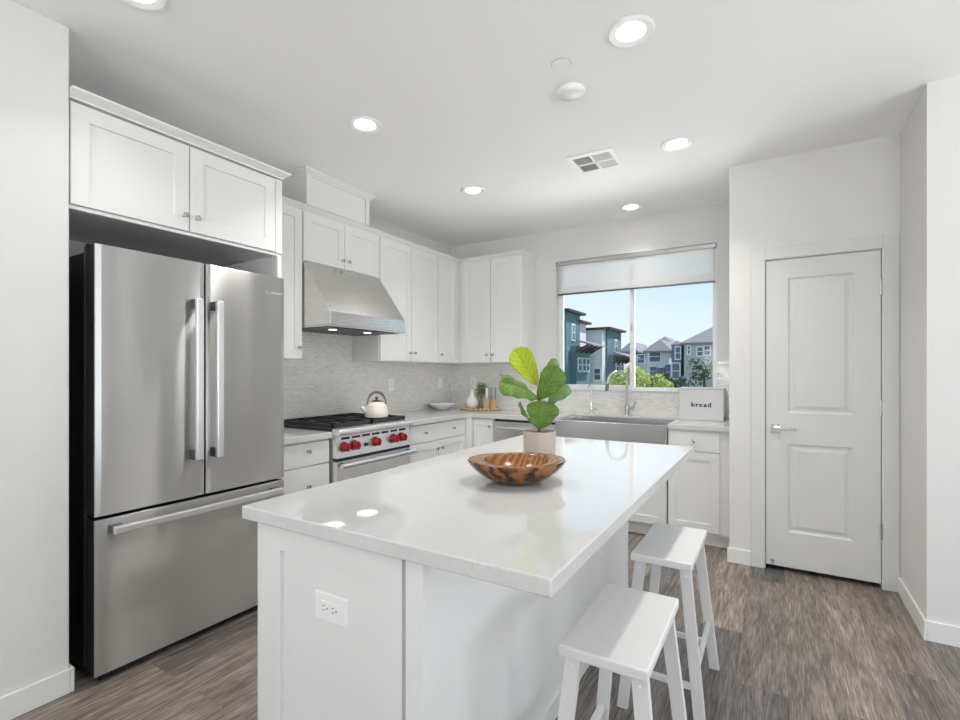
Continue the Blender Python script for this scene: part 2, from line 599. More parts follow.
def obj(name, bm, material, parent=None, smooth=False, bevel=0.0, seg=2):
    bmesh.ops.recalc_face_normals(bm, faces=bm.faces[:])
    me = bpy.data.meshes.new(name)
    bm.to_mesh(me)
    bm.free()
    if smooth:
        for p in me.polygons:
            p.use_smooth = True
    me.materials.append(M[material] if isinstance(material, str) else material)
    o = bpy.data.objects.new(name, me)
    COL.objects.link(o)
    if parent is not None:
        o.parent = parent
        root = parent
        off = Vector((0, 0, 0))
        while root is not None:
            off += Vector(ORG.get(root.name, (0, 0, 0))) if root.parent is None else Vector((0, 0, 0))
            root = root.parent
        # geometry is written in world coordinates; bring it into the thing's own frame
        me.transform(Matrix.Translation(-off))
    if bevel > 0:
        md = o.modifiers.new('bevel', 'BEVEL')
        md.width = bevel
        md.segments = seg
        md.limit_method = 'ANGLE'
        md.angle_limit = R(40)
    if smooth:
        md = o.modifiers.new('sharp', 'EDGE_SPLIT')
        md.split_angle = R(45)
    return o


def thing(name, label, cat, loc=(0, 0, 0), group=None):
    o = bpy.data.objects.new(name, None)
    COL.objects.link(o)
    o.empty_display_size = 0.1
    o.location = loc
    ORG[o.name] = loc
    o['label'] = label
    o['category'] = cat
    if group:
        o['group'] = group
    return o


def tag(o, label, cat, group=None):
    o['label'] = label
    o['category'] = cat
    if group:
        o['group'] = group
    return o


def recentre(o):
    """put a one-mesh thing's origin at the bottom middle of its mesh"""
    vs = [v.co for v in o.data.vertices]
    c = Vector(((min(v.x for v in vs) + max(v.x for v in vs)) / 2, (min(v.y for v in vs) + max(v.y for v in vs)) / 2, min(v.z for v in vs)))
    o.data.transform(Matrix.Translation(-c))
    o.location = c
    return o


def struct(name, bm, material, parent=None, **k):
    o = obj(name, bm, material, parent, **k)
    if parent is None:
        o['kind'] = 'structure'
    return o


def NB():
    return bmesh.new()


def bx(bm, x0, x1, y0, y1, z0, z1):
    vs = [bm.verts.new(c) for c in ((x0, y0, z0), (x1, y0, z0), (x1, y1, z0), (x0, y1, z0), (x0, y0, z1), (x1, y0, z1), (x1, y1, z1), (x0, y1, z1))]
    for f in ((0, 3, 2, 1), (4, 5, 6, 7), (0, 1, 5, 4), (1, 2, 6, 5), (2, 3, 7, 6), (3, 0, 4, 7)):
        bm.faces.new([vs[i] for i in f])
    return bm


def box(*a):
    return bx(NB(), *a)


def prism(bm, pts, z0, z1, f=lambda a, b, c: (a, b, c)):
    lo = [bm.verts.new(f(x, y, z0)) for x, y in pts]
    hi = [bm.verts.new(f(x, y, z1)) for x, y in pts]
    k = len(pts)
    bm.faces.new(lo[::-1])
    bm.faces.new(hi)
    for i in range(k):
        bm.faces.new((lo[i], lo[(i + 1) % k], hi[(i + 1) % k], hi[i]))
    return bm


def lathe(bm, prof, c=(0, 0, 0), seg=32, axis='z', sx=1.0, sy=1.0, hollow=False):
    """prof: list of (r, h); closed ends when r == 0"""
    rings = []
    for r, h in prof:
        if r < 1e-6:
            p = {'z': (0, 0, h), 'x': (h, 0, 0), 'y': (0, h, 0)}[axis]
            rings.append([bm.verts.new(Vector(p) + Vector(c))])
        else:
            ring = []
            for i in range(seg):
                a = 2 * math.pi * i / seg
                u, v = r * math.cos(a) * sx, r * math.sin(a) * sy
                p = {'z': (u, v, h), 'x': (h, u, v), 'y': (u, h, v)}[axis]
                ring.append(bm.verts.new(Vector(p) + Vector(c)))
            rings.append(ring)
    for a, b_ in zip(rings, rings[1:]):
        if len(a) == 1 and len(b_) == 1:
            continue
        if len(a) == 1:
            for i in range(seg):
                bm.faces.new((a[0], b_[i], b_[(i + 1) % seg]))
        elif len(b_) == 1:
            for i in range(seg):
                bm.faces.new((a[i], a[(i + 1) % seg], b_[0]))
        else:
            for i in range(seg):
                bm.faces.new((a[i], a[(i + 1) % seg], b_[(i + 1) % seg], b_[i]))
    if hollow:      # a ring-shaped solid: the profile closes on itself
        for i in range(seg):
            j = (i + 1) % seg
            bm.faces.new((rings[-1][i], rings[-1][j], rings[0][j], rings[0][i]))
        return bm
    if len(rings[0]) > 1:
        bm.faces.new(rings[0][::-1])
    if len(rings[-1]) > 1:
        bm.faces.new(rings[-1])
    return bm


def tube(bm, pts, r, seg=12, rs=None):
    pts = [Vector(p) for p in pts]
    rings = []
    up = None
    for i, p in enumerate(pts):
        t = (pts[min(i + 1, len(pts) - 1)] - pts[max(i - 1, 0)]).normalized()
        if up is None:
            up = Vector((0, 0, 1)) if abs(t.z) < 0.9 else Vector((1, 0, 0))
        s = t.cross(up).normalized()
        up = s.cross(t).normalized()
        rr = rs[i] if rs else r
        rings.append([bm.verts.new(p + (s * math.cos(2 * math.pi * k / seg) + up * math.sin(2 * math.pi * k / seg)) * rr) for k in range(seg)])
    for a, b_ in zip(rings, rings[1:]):
        for i in range(seg):
            bm.faces.new((a[i], a[(i + 1) % seg], b_[(i + 1) % seg], b_[i]))
    bm.faces.new(rings[0][::-1])
    bm.faces.new(rings[-1])
    return bm


def beam(bm, p0, p1, w, d, side=(1, 0, 0)):
    """rectangular bar from p0 to p1; w along side, d across; ends cut horizontally if it stands"""
    p0, p1 = Vector(p0), Vector(p1)
    t = (p1 - p0).normalized()
    s = Vector(side)
    s = (s - t * s.dot(t)).normalized()
    u = t.cross(s)
    ring = []
    for p in (p0, p1):
        for a, b_ in ((-1, -1), (1, -1), (1, 1), (-1, 1)):
            q = p + s * a * w / 2 + u * b_ * d / 2
            if abs(t.z) > 0.7:
                q = q + t * ((p.z - q.z) / t.z)
            ring.append(bm.verts.new(q))
    for f in ((0, 3, 2, 1), (4, 5, 6, 7), (0, 1, 5, 4), (1, 2, 6, 5), (2, 3, 7, 6), (3, 0, 4, 7)):
        bm.faces.new([ring[i] for i in f])
    return bm


# faces: 'X' looks towards +x (plane x = p), 'Y' looks towards -y (plane y = p), 'N' looks towards -x
def fmap(face, p):
    return {'X': lambda a, z, n_: (p + n_, a, z), 'Y': lambda a, z, n_: (a, p - n_, z), 'N': lambda a, z, n_: (p - n_, a, z)}[face]


def rings(bm, a0, a1, z0, z1, rr, f, back=True):
    loops = []
    for ins, n_ in rr:
        loops.append([bm.verts.new(f(a, z, n_)) for a, z in ((a0 + ins, z0 + ins), (a1 - ins, z0 + ins), (a1 - ins, z1 - ins), (a0 + ins, z1 - ins))])
    for p, q in zip(loops, loops[1:]):
        for i in range(4):
            bm.faces.new((p[i], p[(i + 1) % 4], q[(i + 1) % 4], q[i]))
    bm.faces.new(loops[-1])
    if back:
        bm.faces.new(loops[0][::-1])
    return bm


def shaker(parent, face, p, a0, a1, z0, z1, rail=0.058, t=0.02, name='door'):
    f = fmap(face, p)
    bm = rings(NB(), a0, a1, z0, z1, [(0, 0), (0, t - 0.001), (0.001, t), (rail, t), (rail + 0.0015, t - 0.009)], f)
    return obj(name, bm, 'cab', parent)


def slab_front(parent, face, p, a0, a1, z0, z1, t=0.02, name='drawer'):
    return obj(name, rings(NB(), a0, a1, z0, z1, [(0, 0), (0, t - 0.0015), (0.0015, t)], fmap(face, p)), 'cab', parent)


def knob(parent, face, p, a, z):
    """small square-ish nickel knob on a round stem, n outward"""
    bm = NB()
    f = fmap(face, p)
    c = f(a, z, 0)
    ax = 'y' if face == 'Y' else 'x'
    sg = {'X': 1, 'Y': -1, 'N': -1}[face]
    prof = [(0.0, 0), (0.008, 0), (0.008, 0.003), (0.0045, 0.006), (0.0045, 0.014), (0.011, 0.017), (0.0135, 0.022), (0.0125, 0.027), (0.0, 0.029)]
    lathe(bm, [(r, h * sg) for r, h in prof], c, 16, ax)
    return obj('knob', bm, 'knob', parent, smooth=True)


def crown(parent, x0, x1, y0, y1, z0, z1, ex, name='crown_moulding'):
    """flared moulding round the top; ex = which of (x0, x1, y0, y1) sides are exposed"""
    prof = [(0.0, z0), (0.006, z0), (0.006, z0 + 0.008), (0.012, z0 + 0.012), (0.030, z1 - 0.014), (0.036, z1 - 0.010), (0.036, z1)]
    bm = NB()
    loops = []
    for o_, z in prof:
        X0 = x0 - o_ * ex[0]
        X1 = x1 + o_ * ex[1]
        Y0 = y0 - o_ * ex[2]
        Y1 = y1 + o_ * ex[3]
        loops.append([bm.verts.new(c) for c in ((X0, Y0, z), (X1, Y0, z), (X1, Y1, z), (X0, Y1, z))])
    for p, q in zip(loops, loops[1:]):
        for i in range(4):
            bm.faces.new((p[i], p[(i + 1) % 4], q[(i + 1) % 4], q[i]))
    bm.faces.new(loops[0][::-1])
    bm.faces.new(loops[-1])
    return obj(name, bm, 'cab', parent)


def text_mesh(name, s, size, material, parent, f, depth=0.001, bold=0.0, spacing=1.0, font_scale_x=1.0):
    """flat lettering as a mesh; f maps local (a, z, n) to the world"""
    cu = bpy.data.curves.new(name, 'FONT')
    cu.body = s
    cu.size = size
    cu.extrude = depth / 2
    cu.offset = bold
    cu.align_x = 'CENTER'
    cu.align_y = 'CENTER'
    cu.space_character = spacing
    tmp = bpy.data.objects.new('tmp', cu)
    COL.objects.link(tmp)
    bpy.context.view_layer.update()
    me0 = tmp.evaluated_get(bpy.context.evaluated_depsgraph_get()).to_mesh()
    bm = NB()
    bm.from_mesh(me0)
    tmp.evaluated_get(bpy.context.evaluated_depsgraph_get()).to_mesh_clear()
    bpy.data.objects.remove(tmp)
    for v in bm.verts:
        v.co = Vector(f(v.co.x * font_scale_x, v.co.y, v.co.z + depth / 2))
    return obj(name, bm, material, parent)


# ------------------------------------------------------------------ room shell
LX, BY_, CZ = -3.17, 4.60, 2.74
XR, YF = 3.3, -3.5
struct('floor', box(LX - 0.15, XR + 0.12, YF - 0.12, BY_ + 0.15, -0.1, 0), 'floor')
struct('ceiling', box(LX - 0.15, XR + 0.12, YF - 0.12, BY_ + 0.15, CZ, CZ + 0.12), 'ceiling')
struct('wall_left', box(LX - 0.15, LX, 0.845, BY_ + 0.15, 0, CZ), 'wall')
struct('wall_left_entry', box(-3.32, -2.49, YF, 0.845, 0, CZ), 'wall', bevel=0.006)
PX0, PX1, PY = -0.27, 0.64, 3.79
WX0, WX1, WZ0, WZ1 = -1.887, -0.425, 1.12, 2.42
bm = NB()
bx(bm, LX, WX0, BY_, BY_ + 0.15, 0, CZ)
bx(bm, WX1, PX1 + 0.12, BY_, BY_ + 0.15, 0, CZ)
bx(bm, WX0, WX1, BY_, BY_ + 0.15, 0, WZ0)
bx(bm, WX0, WX1, BY_, BY_ + 0.15, WZ1, CZ)
struct('wall_back', bm, 'wall')
DX0, DX1, DZ = -0.058, 0.560, 2.068
bm = NB()
bx(bm, PX0, DX0, PY, PY + 0.11, 0, CZ)
bx(bm, DX1, PX1, PY, PY + 0.11, 0, CZ)
bx(bm, DX0, DX1, PY, PY + 0.11, DZ, CZ)
bx(bm, PX0, PX0 + 0.11, PY + 0.11, BY_, 0, CZ)
struct('wall_pantry', bm, 'wall')
struct('wall_right', box(PX1, PX1 + 0.12, 3.19, BY_, 0, CZ), 'wall')
bm = NB()
bx(bm, PX1 + 0.12, 1.30, 3.19, 3.31, 0, CZ)
bx(bm, 2.15, XR, 3.19, 3.31, 0, CZ)
bx(bm, 1.30, 2.15, 3.19, 3.31, 0, 0.10)
bx(bm, 1.30, 2.15, 3.19, 3.31, 2.30, CZ)
struct('wall_right_return', bm, 'wall')
# far right wall with a wide glass door, and the rear wall with a window (both behind the camera)
bm = NB()
bx(bm, XR, XR + 0.12, YF, 0.0, 0, CZ)
bx(bm, XR, XR + 0.12, 2.6, 3.31, 0, CZ)
bx(bm, XR, XR + 0.12, 0.0, 2.6, 2.25, CZ)
struct('wall_far_right', bm, 'wall')
bm = NB()
bx(bm, -2.49, -1.6, YF - 0.12, YF, 0, CZ)
bx(bm, 2.0, XR, YF - 0.12, YF, 0, CZ)
bx(bm, -1.6, 2.0, YF - 0.12, YF, 0, 0.7)
bx(bm, -1.6, 2.0, YF - 0.12, YF, 2.4, CZ)
struct('wall_rear', bm, 'wall')


def frame_bars(bm, face, p0, p1, a0, a1, z0, z1, w, mulls=()):
    """rectangular window frame between depth p0..p1"""
    def b_(aa, ab, za, zb):
        if face == 'Y':
            bx(bm, aa, ab, p0, p1, za, zb)
        else:
            bx(bm, p0, p1, aa, ab, za, zb)
    b_(a0, a1, z0, z0 + w)
    b_(a0, a1, z1 - w, z1)
    b_(a0, a0 + w, z0 + w, z1 - w)
    b_(a1 - w, a1, z0 + w, z1 - w)
    for a in mulls:
        b_(a - w / 2, a + w / 2, z0 + w, z1 - w)
    return bm


# kitchen window
w1 = struct('window_1', frame_bars(NB(), 'Y', 4.665, 4.725, WX0 + 0.001, WX1 - 0.001, WZ0 + 0.015, WZ1 - 0.001, 0.035, (-1.150,)), 'vinyl', bevel=0.003)
struct('sash', frame_bars(NB(), 'Y', 4.655, 4.690, WX0 + 0.032, -1.145, WZ0 + 0.046, WZ1 - 0.034, 0.022), 'vinyl', w1, bevel=0.002)
struct('pane', box(-1.125, WX1 - 0.036, 4.700, 4.704, WZ0 + 0.050, WZ1 - 0.036), 'glass', w1)
struct('pane', box(WX0 + 0.054, -1.167, 4.670, 4.674, WZ0 + 0.068, WZ1 - 0.056), 'glass', w1)
struct('latch', box(-1.158, -1.146, 4.640, 4.655, 1.70, 1.76), 'satin', w1)
struct('sill', box(WX0 + 0.001, WX1 - 0.001, 4.59, 4.735, WZ0 + 0.0005, WZ0 + 0.0145), 'quartz', w1)
w2 = struct('window_2', frame_bars(NB(), 'X', XR + 0.03, XR + 0.09, 0.001, 2.599, 0.001, 2.249, 0.07, (1.3,)), 'vinyl')
struct('pane', box(XR + 0.058, XR + 0.062, 0.08, 2.52, 0.08, 2.17), 'glass', w2)
w4 = struct('window_4_added', frame_bars(NB(), 'Y', 3.23, 3.28, 1.301, 2.149, 0.101, 2.299, 0.05), 'vinyl')  # unseen window, added to reflect as a bright band in the refrigerator
struct('pane', box(1.36, 2.09, 3.252, 3.256, 0.16, 2.24), 'glass', w4)
w3 = struct('window_3', frame_bars(NB(), 'Y', YF - 0.09, YF - 0.03, -1.599, 1.999, 0.701, 2.399, 0.05, (-0.4, 0.8)), 'vinyl')
struct('pane', box(-1.54, 1.94, YF - 0.062, YF - 0.058, 0.76, 2.34), 'glass', w3)


def board(name, *a):
    return struct(name, box(*a), 'trim', bevel=0.004)


board('baseboard_left', -2.49, -2.476, YF, 0.845, 0, 0.1)
board('baseboard_left_end', -2.55, -2.476, 0.8455, 0.858, 0, 0.1)
board('baseboard_pantry', PX0 - 0.013, -0.139, PY - 0.013, PY, 0, 0.1)
board('baseboard_right', PX1 - 0.013, PX1, 3.177, PY - 0.019, 0, 0.1)
board('baseboard_right_return', PX1, XR, 3.177, 3.19, 0, 0.1)

# pantry door
bm = NB()
Y0, Y1 = 3.797, 3.832
dx0, dx1, dz0, dz1 = -0.050, 0.552, 0.030, 2.060
p0, p1 = 0.074, 0.418
zz = [dz0, 0.262, 0.845, 1.047, 1.936, dz1]
bx(bm, dx0, p0, Y0, Y1, dz0, dz1)
bx(bm, p1, dx1, Y0, Y1, dz0, dz1)
for a, b_ in ((0, 1), (2, 3), (4, 5)):
    bx(bm, p0, p1, Y0, Y1, zz[a], zz[b_])
for a, b_ in ((1, 2), (3, 4)):
    rings(bm, p0, p1, zz[a], zz[b_], [(0, 0.0), (0.012, -0.009), (0.024, -0.009), (0.046, -0.002), (0.050, -0.002)], fmap('Y', Y0), back=False)
bx(bm, p0, p1, Y0 + 0.02, Y1, zz[1], zz[2])
bx(bm, p0, p1, Y0 + 0.02, Y1, zz[3], zz[4])
d1 = struct('door_1', bm, 'door')
d1['label'] = 'white two-panel pantry door right of the counter'
# handle: square rose and lever
bm = NB()
bx(bm, -0.022, 0.034, Y0 - 0.008, Y0, 0.912, 0.972)
lathe(bm, [(0.0, 0.0), (0.010, 0.0), (0.010, -0.042), (0.0, -0.042)], (0.006, Y0 - 0.006, 0.943), 16, 'y')
bx(bm, -0.006, 0.122, Y0 - 0.056, Y0 - 0.042, 0.934, 0.951)
struct('handle', bm, 'chrome', d1, bevel=0.002)
for z in (1.837, 1.099, 0.347):
    bm = NB()
    for k in range(3):
        lathe(bm, [(0.0, 0.0), (0.007, 0.0), (0.007, 0.030), (0.0, 0.030)], (0.561, Y0 - 0.009, z - 0.048 + 0.0325 * k), 12)
    bx(bm, 0.548, 0.561, Y0 - 0.0015, Y0, z - 0.048, z + 0.047)
    struct('hinge', bm, 'satin', d1)
bm = lathe(NB(), [(0.0, 0), (0.013, 0), (0.013, -0.004), (0.005, -0.008), (0.005, -0.045), (0.010, -0.047), (0.010, -0.060), (0.0, -0.060)], (-0.012, Y0, 0.062), 12, 'y')
struct('door_stop', bm, 'satin', d1, smooth=True)
struct('strike', box(-0.0585, -0.0575, 3.795, 3.815, 0.90, 0.985), 'black', d1)
# casing
bm = NB()
CX0, CX1, CZT = -0.138, 0.637, 2.146
bx(bm, CX0, DX0, PY - 0.010, PY, 0, CZT)
bx(bm, DX1, CX1, PY - 0.010, PY, 0, CZT)
bx(bm, DX0, DX1, PY - 0.010, PY, DZ, CZT)
struct('trim_1', bm, 'door', bevel=0.002)
bm = NB()   # jamb lining
bx(bm, DX0, DX0 + 0.004, PY, PY + 0.11, 0, DZ)
bx(bm, DX1 - 0.004, DX1, PY, PY + 0.11, 0, DZ)
bx(bm, DX0, DX1, PY, PY + 0.11, DZ - 0.004, DZ)
struct('trim_2', bm, 'trim')
struct('wall_pantry_inside', box(DX0 - 0.1, DX1 + 0.08, 4.25, 4.3, 0, CZ), 'dark')

# mosaic on the walls
bm = box(LX, LX + 0.008, 1.87, BY_, 0.9145, 1.42)
bx(bm, LX, LX + 0.008, 2.29, 3.07, 1.42, 1.66)
struct('wall_left_backsplash', bm, 'tile_x')
bm = NB()
y0_, y1_ = BY_ - 0.008, BY_
bx(bm, LX + 0.008, WX0, y0_, y1_, 0.9145, 1.42)
bx(bm, WX0, WX1, y0_, y1_, 0.9145, WZ0)
bx(bm, WX1, PX0, y0_, y1_, 0.9145, 1.405)
struct('wall_back_backsplash', bm, 'tile_y')

# ------------------------------------------------------------------ upper cabinets
FX = -2.86      # body front of the left uppers (doors add 0.02)
UZ0, UZ1, UZC = 1.405, 2.455, 2.495
GU = 'white upper cabinets'


def upper_left(label, y0, y1, z0, doors, knobs, ex=(0, 1, 0, 0)):
    t = thing('upper_cabinet', label, 'cabinet', (LX, (y0 + y1) / 2, z0), GU)
    bm = box(LX + 0.003, FX, y0, y1, z0, UZ1)
    obj('body', bm, 'cab', t)
    for (a0, a1), ks in zip(doors, knobs):
        d = shaker(t, 'X', FX, a0, a1, z0 + 0.006, 2.449)
        for a, z in ks:
            knob(d, 'X', FX + 0.02, a, z)
    crown(t, LX + 0.003, FX + 0.004, y0, y1, 2.453, UZC, ex)
    return t


upper_left('narrow white upper cabinet between the refrigerator and the range hood', 1.872, 2.288, UZ0, [(1.905, 2.282)], [[(2.250, 1.487)]])
upper_left('short white two-door upper cabinet above the range hood', 2.290, 3.070, 2.100, [(2.296, 2.677), (2.683, 3.064)], [[(2.650, 2.168)], [(2.712, 2.168)]])
upper_left('tall white two-door upper cabinet right of the range hood', 3.072, 3.898, UZ0, [(3.078, 3.484), (3.490, 3.892)], [[(3.455, 1.487)], [(3.520, 1.487)]])
corner_cab = upper_left('white single-door upper cabinet in the corner on the range wall', 3.900, 4.590, UZ0, [(3.905, 4.225)], [[(3.940, 1.487)]], ex=(0, 1, 0, 0))

obj('corner_filler', box(-2.860, -2.809, 4.290, 4.590, UZ0, UZC), 'cab', corner_cab)

t = thing('upper_cabinet', 'white two-door upper cabinet on the window wall, left of the window', 'cabinet', (-2.5, BY_, UZ0), GU)
obj('body', box(-2.808, -2.115, 4.290, BY_ - 0.003, UZ0, UZ1), 'cab', t)
for a0, a1, ka in ((-2.80, -2.462, -2.495), (-2.456, -2.120, -2.425)):
    d = shaker(t, 'Y', 4.290, a0, a1, UZ0 + 0.006, 2.449)
    knob(d, 'Y', 4.270, ka, 1.487)
crown(t, -2.808, -2.115, 4.286, BY_ - 0.003, 2.453, UZC, (0, 1, 1, 0))

# fridge cabinet: over the refrigerator, with the tall side panel
t = thing('fridge_cabinet', 'deep white two-door cabinet above the refrigerator with a side panel to the floor', 'cabinet', (LX, 1.36, 0))
obj('body', box(LX, -2.52, 0.847, 1.868, 2.010, 2.450), 'cab', t)
obj('light_rail', box(-2.545, -2.508, 0.847, 1.868, 2.000, 2.016), 'cab', t, bevel=0.003)
obj('side_panel', box(LX, -2.505, 1.838, 1.868, 0, 2.000), 'cab', t)
for a0, a1, ka in ((0.852, 1.330, 1.305), (1.336, 1.822, 1.366)):
    d = shaker(t, 'X', -2.52, a0, a1, 2.020, 2.446, rail=0.066)
    knob(d, 'X', -2.50, ka, 2.092)
obj('stile', box(-2.52, -2.502, 1.826, 1.868, 2.016, 2.450), 'cab', t)
crown(t, -2.800, -2.502, 0.847, 1.868, 2.457, 2.497, (0, 1, 0, 1))
crown(t, LX + 0.003, -2.8005, 0.847, 1.868, 2.457, 2.497, (0, 0, 0, 0))

# duct cover above the hood cabinet
t = thing('duct_cover', 'white boxed duct cover rising from the upper cabinets to the ceiling', 'duct cover', (LX, 2.62, UZC))
bm = box(LX, -2.815, 2.290, 2.905, UZC + 0.0005, 2.738)
obj('box', bm, 'cab', t)
bm = box(-2.815, -2.800, 2.290, 2.320, UZC + 0.0005, 2.738)
bx(bm, -2.815, -2.800, 2.868, 2.905, UZC + 0.0005, 2.738)
bx(bm, -2.815, -2.806, 2.320, 2.862, UZC + 0.0005, 2.738)
obj('face_frame', bm, 'cab', t)
crown(t, LX + 0.003, -2.800, 2.290, 2.905, 2.694, 2.7385, (0, 1, 1, 1))

# ------------------------------------------------------------------ range hood
t = thing('range_hood', 'stainless steel sloping range hood over the range', 'range hood', (LX, 2.68, 1.63))
hy0, hy1 = 2.2925, 3.0675
prof = [(LX, 1.640), (-2.565, 1.640), (-2.565, 1.728), (-2.84, 2.097), (LX, 2.097)]
bm = NB()
lo = [bm.verts.new((x, hy0, z)) for x, z in prof]
hi = [bm.verts.new((x, hy1, z)) for x, z in prof]
bm.faces.new(lo)
bm.faces.new(hi[::-1])
for i in range(1, 5):
    j = (i + 1) % 5
    bm.faces.new((lo[i], lo[j], hi[j], hi[i]))
bm.faces.new((lo[0], lo[1], hi[1], hi[0]))
obj('canopy', bm, 'steel_y', t, bevel=0.002)
bm = NB()
for k in range(14):
    yy = hy0 + 0.03 + k * 0.0525
    bx(bm, LX + 0.10, -2.61, yy, yy + 0.032, 1.622, 1.639)
obj('baffle_filter', bm, 'gunmetal', t)
for yy in (2.45, 2.80):
    hl = obj('hood_lamp', lathe(NB(), [(0.0, 0), (0.030, 0), (0.030, 0.004), (0.0, 0.004)], (-2.72, yy, 1.6165), 20), 'hood_lens', t, smooth=True)
    ld = bpy.data.lights.new('hood_lamp_light', 'AREA')
    ld.shape = 'DISK'
    ld.size = 0.16
    ld.energy = 0.14
    ld.color = (1.0, 0.94, 0.86)
    q = bpy.data.objects.new('hood_lamp_light', ld)
    COL.objects.link(q)
    q.parent = t
    q.location = (-2.72 - LX, yy - 2.68, 1.612 - 1.63)
bm = box(-2.600, -2.566, hy0, hy1, 1.628, 1.640)
bx(bm, LX, -2.60, hy0, hy0 + 0.02, 1.628, 1.640)
bx(bm, LX, -2.60, hy1 - 0.02, hy1, 1.628, 1.640)
obj('rim', bm, 'steel', t)

# ------------------------------------------------------------------ base cabinets (left run)
BX = -2.580
CT0, CT1 = 0.874, 0.914
GB = 'white base cabinets along the walls'


def base_left(label, y0, y1):
    t = thing('base_cabinet', label, 'cabinet', (LX, (y0 + y1) / 2, 0), GB)
    obj('body', box(LX + 0.003, BX, y0, y1, 0.10, CT0), 'cab', t)
    obj('toe_kick', box(LX + 0.003, BX - 0.06, y0, y1, 0, 0.10), 'trim', t)
    return t


t = base_left('white three-drawer base cabinet between the refrigerator and the range', 1.870, 2.284)
for z0, z1 in ((0.715, 0.862), (0.415, 0.708), (0.115, 0.408)):
    d = slab_front(t, 'X', BX, 1.878, 2.278, z0, z1)
    knob(d, 'X', BX + 0.02, 2.10, 0.808 if z0 > 0.7 else (0.585 if z0 > 0.3 else 0.29))
t = base_left('white base cabinet right of the range, one wide drawer over two doors', 3.068, 3.970)
d = slab_front(t, 'X', BX, 3.076, 3.958, 0.715, 0.862)
knob(d, 'X', BX + 0.02, 3.315, 0.795)
knob(d, 'X', BX + 0.02, 3.745, 0.795)
d = shaker(t, 'X', BX, 3.076, 3.514, 0.115, 0.708)
knob(d, 'X', BX + 0.02, 3.488, 0.640)
d = shaker(t, 'X', BX, 3.520, 3.958, 0.115, 0.708)
knob(d, 'X', BX + 0.02, 3.556, 0.640)

# back run
FY = 4.020


def base_back(label, x0, x1):
    t = thing('base_cabinet', label, 'cabinet', ((x0 + x1) / 2, BY_, 0), GB)
    return t


t = base_back('narrow white base cabinet in the corner, left of the dishwasher', -2.58, -2.27)
bm = box(BX, -2.274, FY, BY_ - 0.003, 0.10, CT0)
obj('body', bm, 'cab', t)
obj('corner_filler', box(BX, -2.500, FY - 0.05, FY - 0.0005, 0.10, CT0), 'cab', t)
obj('toe_kick', box(BX, -2.274, FY + 0.06, BY_ - 0.003, 0, 0.10), 'trim', t)
d = shaker(t, 'Y', FY, -2.492, -2.280, 0.115, 0.862, rail=0.05)
knob(d, 'Y', FY - 0.02, -2.305, 0.798)

t = base_back('white double-door sink base cabinet under the steel sink', -1.63, -0.73)
bm = box(-1.632, -0.722, FY, BY_ - 0.003, 0.10, 0.640)
obj('body', bm, 'cab', t)
obj('toe_kick', box(-1.632, -0.722, FY + 0.06, BY_ - 0.003, 0, 0.10), 'trim', t)
for a0, a1, ka in ((-1.624, -1.180, -1.21), (-1.174, -0.730, -1.145)):
    d = shaker(t, 'Y', FY, a0, a1, 0.115, 0.632)
    knob(d, 'Y', FY - 0.02, ka, 0.585)

t = base_back('white base cabinet below the bread bin, drawer over one door', -0.72, -0.30)
bm = box(-0.712, -0.330, FY, BY_ - 0.003, 0.10, CT0)
obj('body', bm, 'cab', t)
obj('filler', box(-0.330, PX0 - 0.0005, FY - 0.004, BY_ - 0.003, 0.10, CT0), 'cab', t)
obj('toe_kick', box(-0.716, PX0 - 0.0005, FY + 0.045, BY_ - 0.003, 0, 0.10), 'trim', t)
d = slab_front(t, 'Y', FY, -0.708, -0.348, 0.717, 0.862)
knob(d, 'Y', FY - 0.02, -0.523, 0.795)
d = shaker(t, 'Y', FY, -0.708, -0.348, 0.115, 0.708, rail=0.060)

# dishwasher
t = thing('dishwasher', 'stainless steel dishwasher between the corner cabinet and the sink', 'dishwasher', (-1.95, BY_, 0))
obj('tub', box(-2.268, -1.640, FY + 0.01, BY_ - 0.02, 0.09, 0.868), 'black', t)
obj('door', box(-2.262, -1.646, FY - 0.022, FY + 0.009, 0.12, 0.852), 'steel', t, bevel=0.003)
bm = tube(NB(), [(-2.225, FY - 0.066, 0.800), (-1.683, FY - 0.066, 0.800)], 0.012, 12)
tube(bm, [(-2.20, FY - 0.066, 0.800), (-2.20, FY - 0.022, 0.800)], 0.007, 8)
tube(bm, [(-1.71, FY - 0.066, 0.800), (-1.71, FY - 0.022, 0.800)], 0.007, 8)
obj('handle', bm, 'handle', t, smooth=True)
obj('kick_plate', box(-2.262, -1.646, FY + 0.03, FY + 0.05, 0.0, 0.09), 'black', t)

# ------------------------------------------------------------------ countertops
bm = box(LX + 0.0005, -2.540, 1.8695, 2.286, CT0 + 0.0005, CT1)
o = obj('countertop', bm, 'quartz', bevel=0.003)
tag(recentre(o), 'short white quartz countertop between the refrigerator and the range', 'countertop')
pts = [(LX + 0.0005, 3.064), (-2.540, 3.064), (-2.540, 3.985), (-1.628, 3.985), (-1.628, 4.480), (-0.712, 4.480), (-0.712, 3.985), (PX0 - 0.0005, 3.985), (PX0 - 0.0005, BY_ - 0.0005), (LX + 0.0005, BY_ - 0.0005)]
o = obj('countertop', prism(NB(), pts, CT0 + 0.0005, CT1), 'quartz', bevel=0.003)
tag(recentre(o), 'L-shaped white quartz countertop running from the range past the sink to the pantry wall', 'countertop')

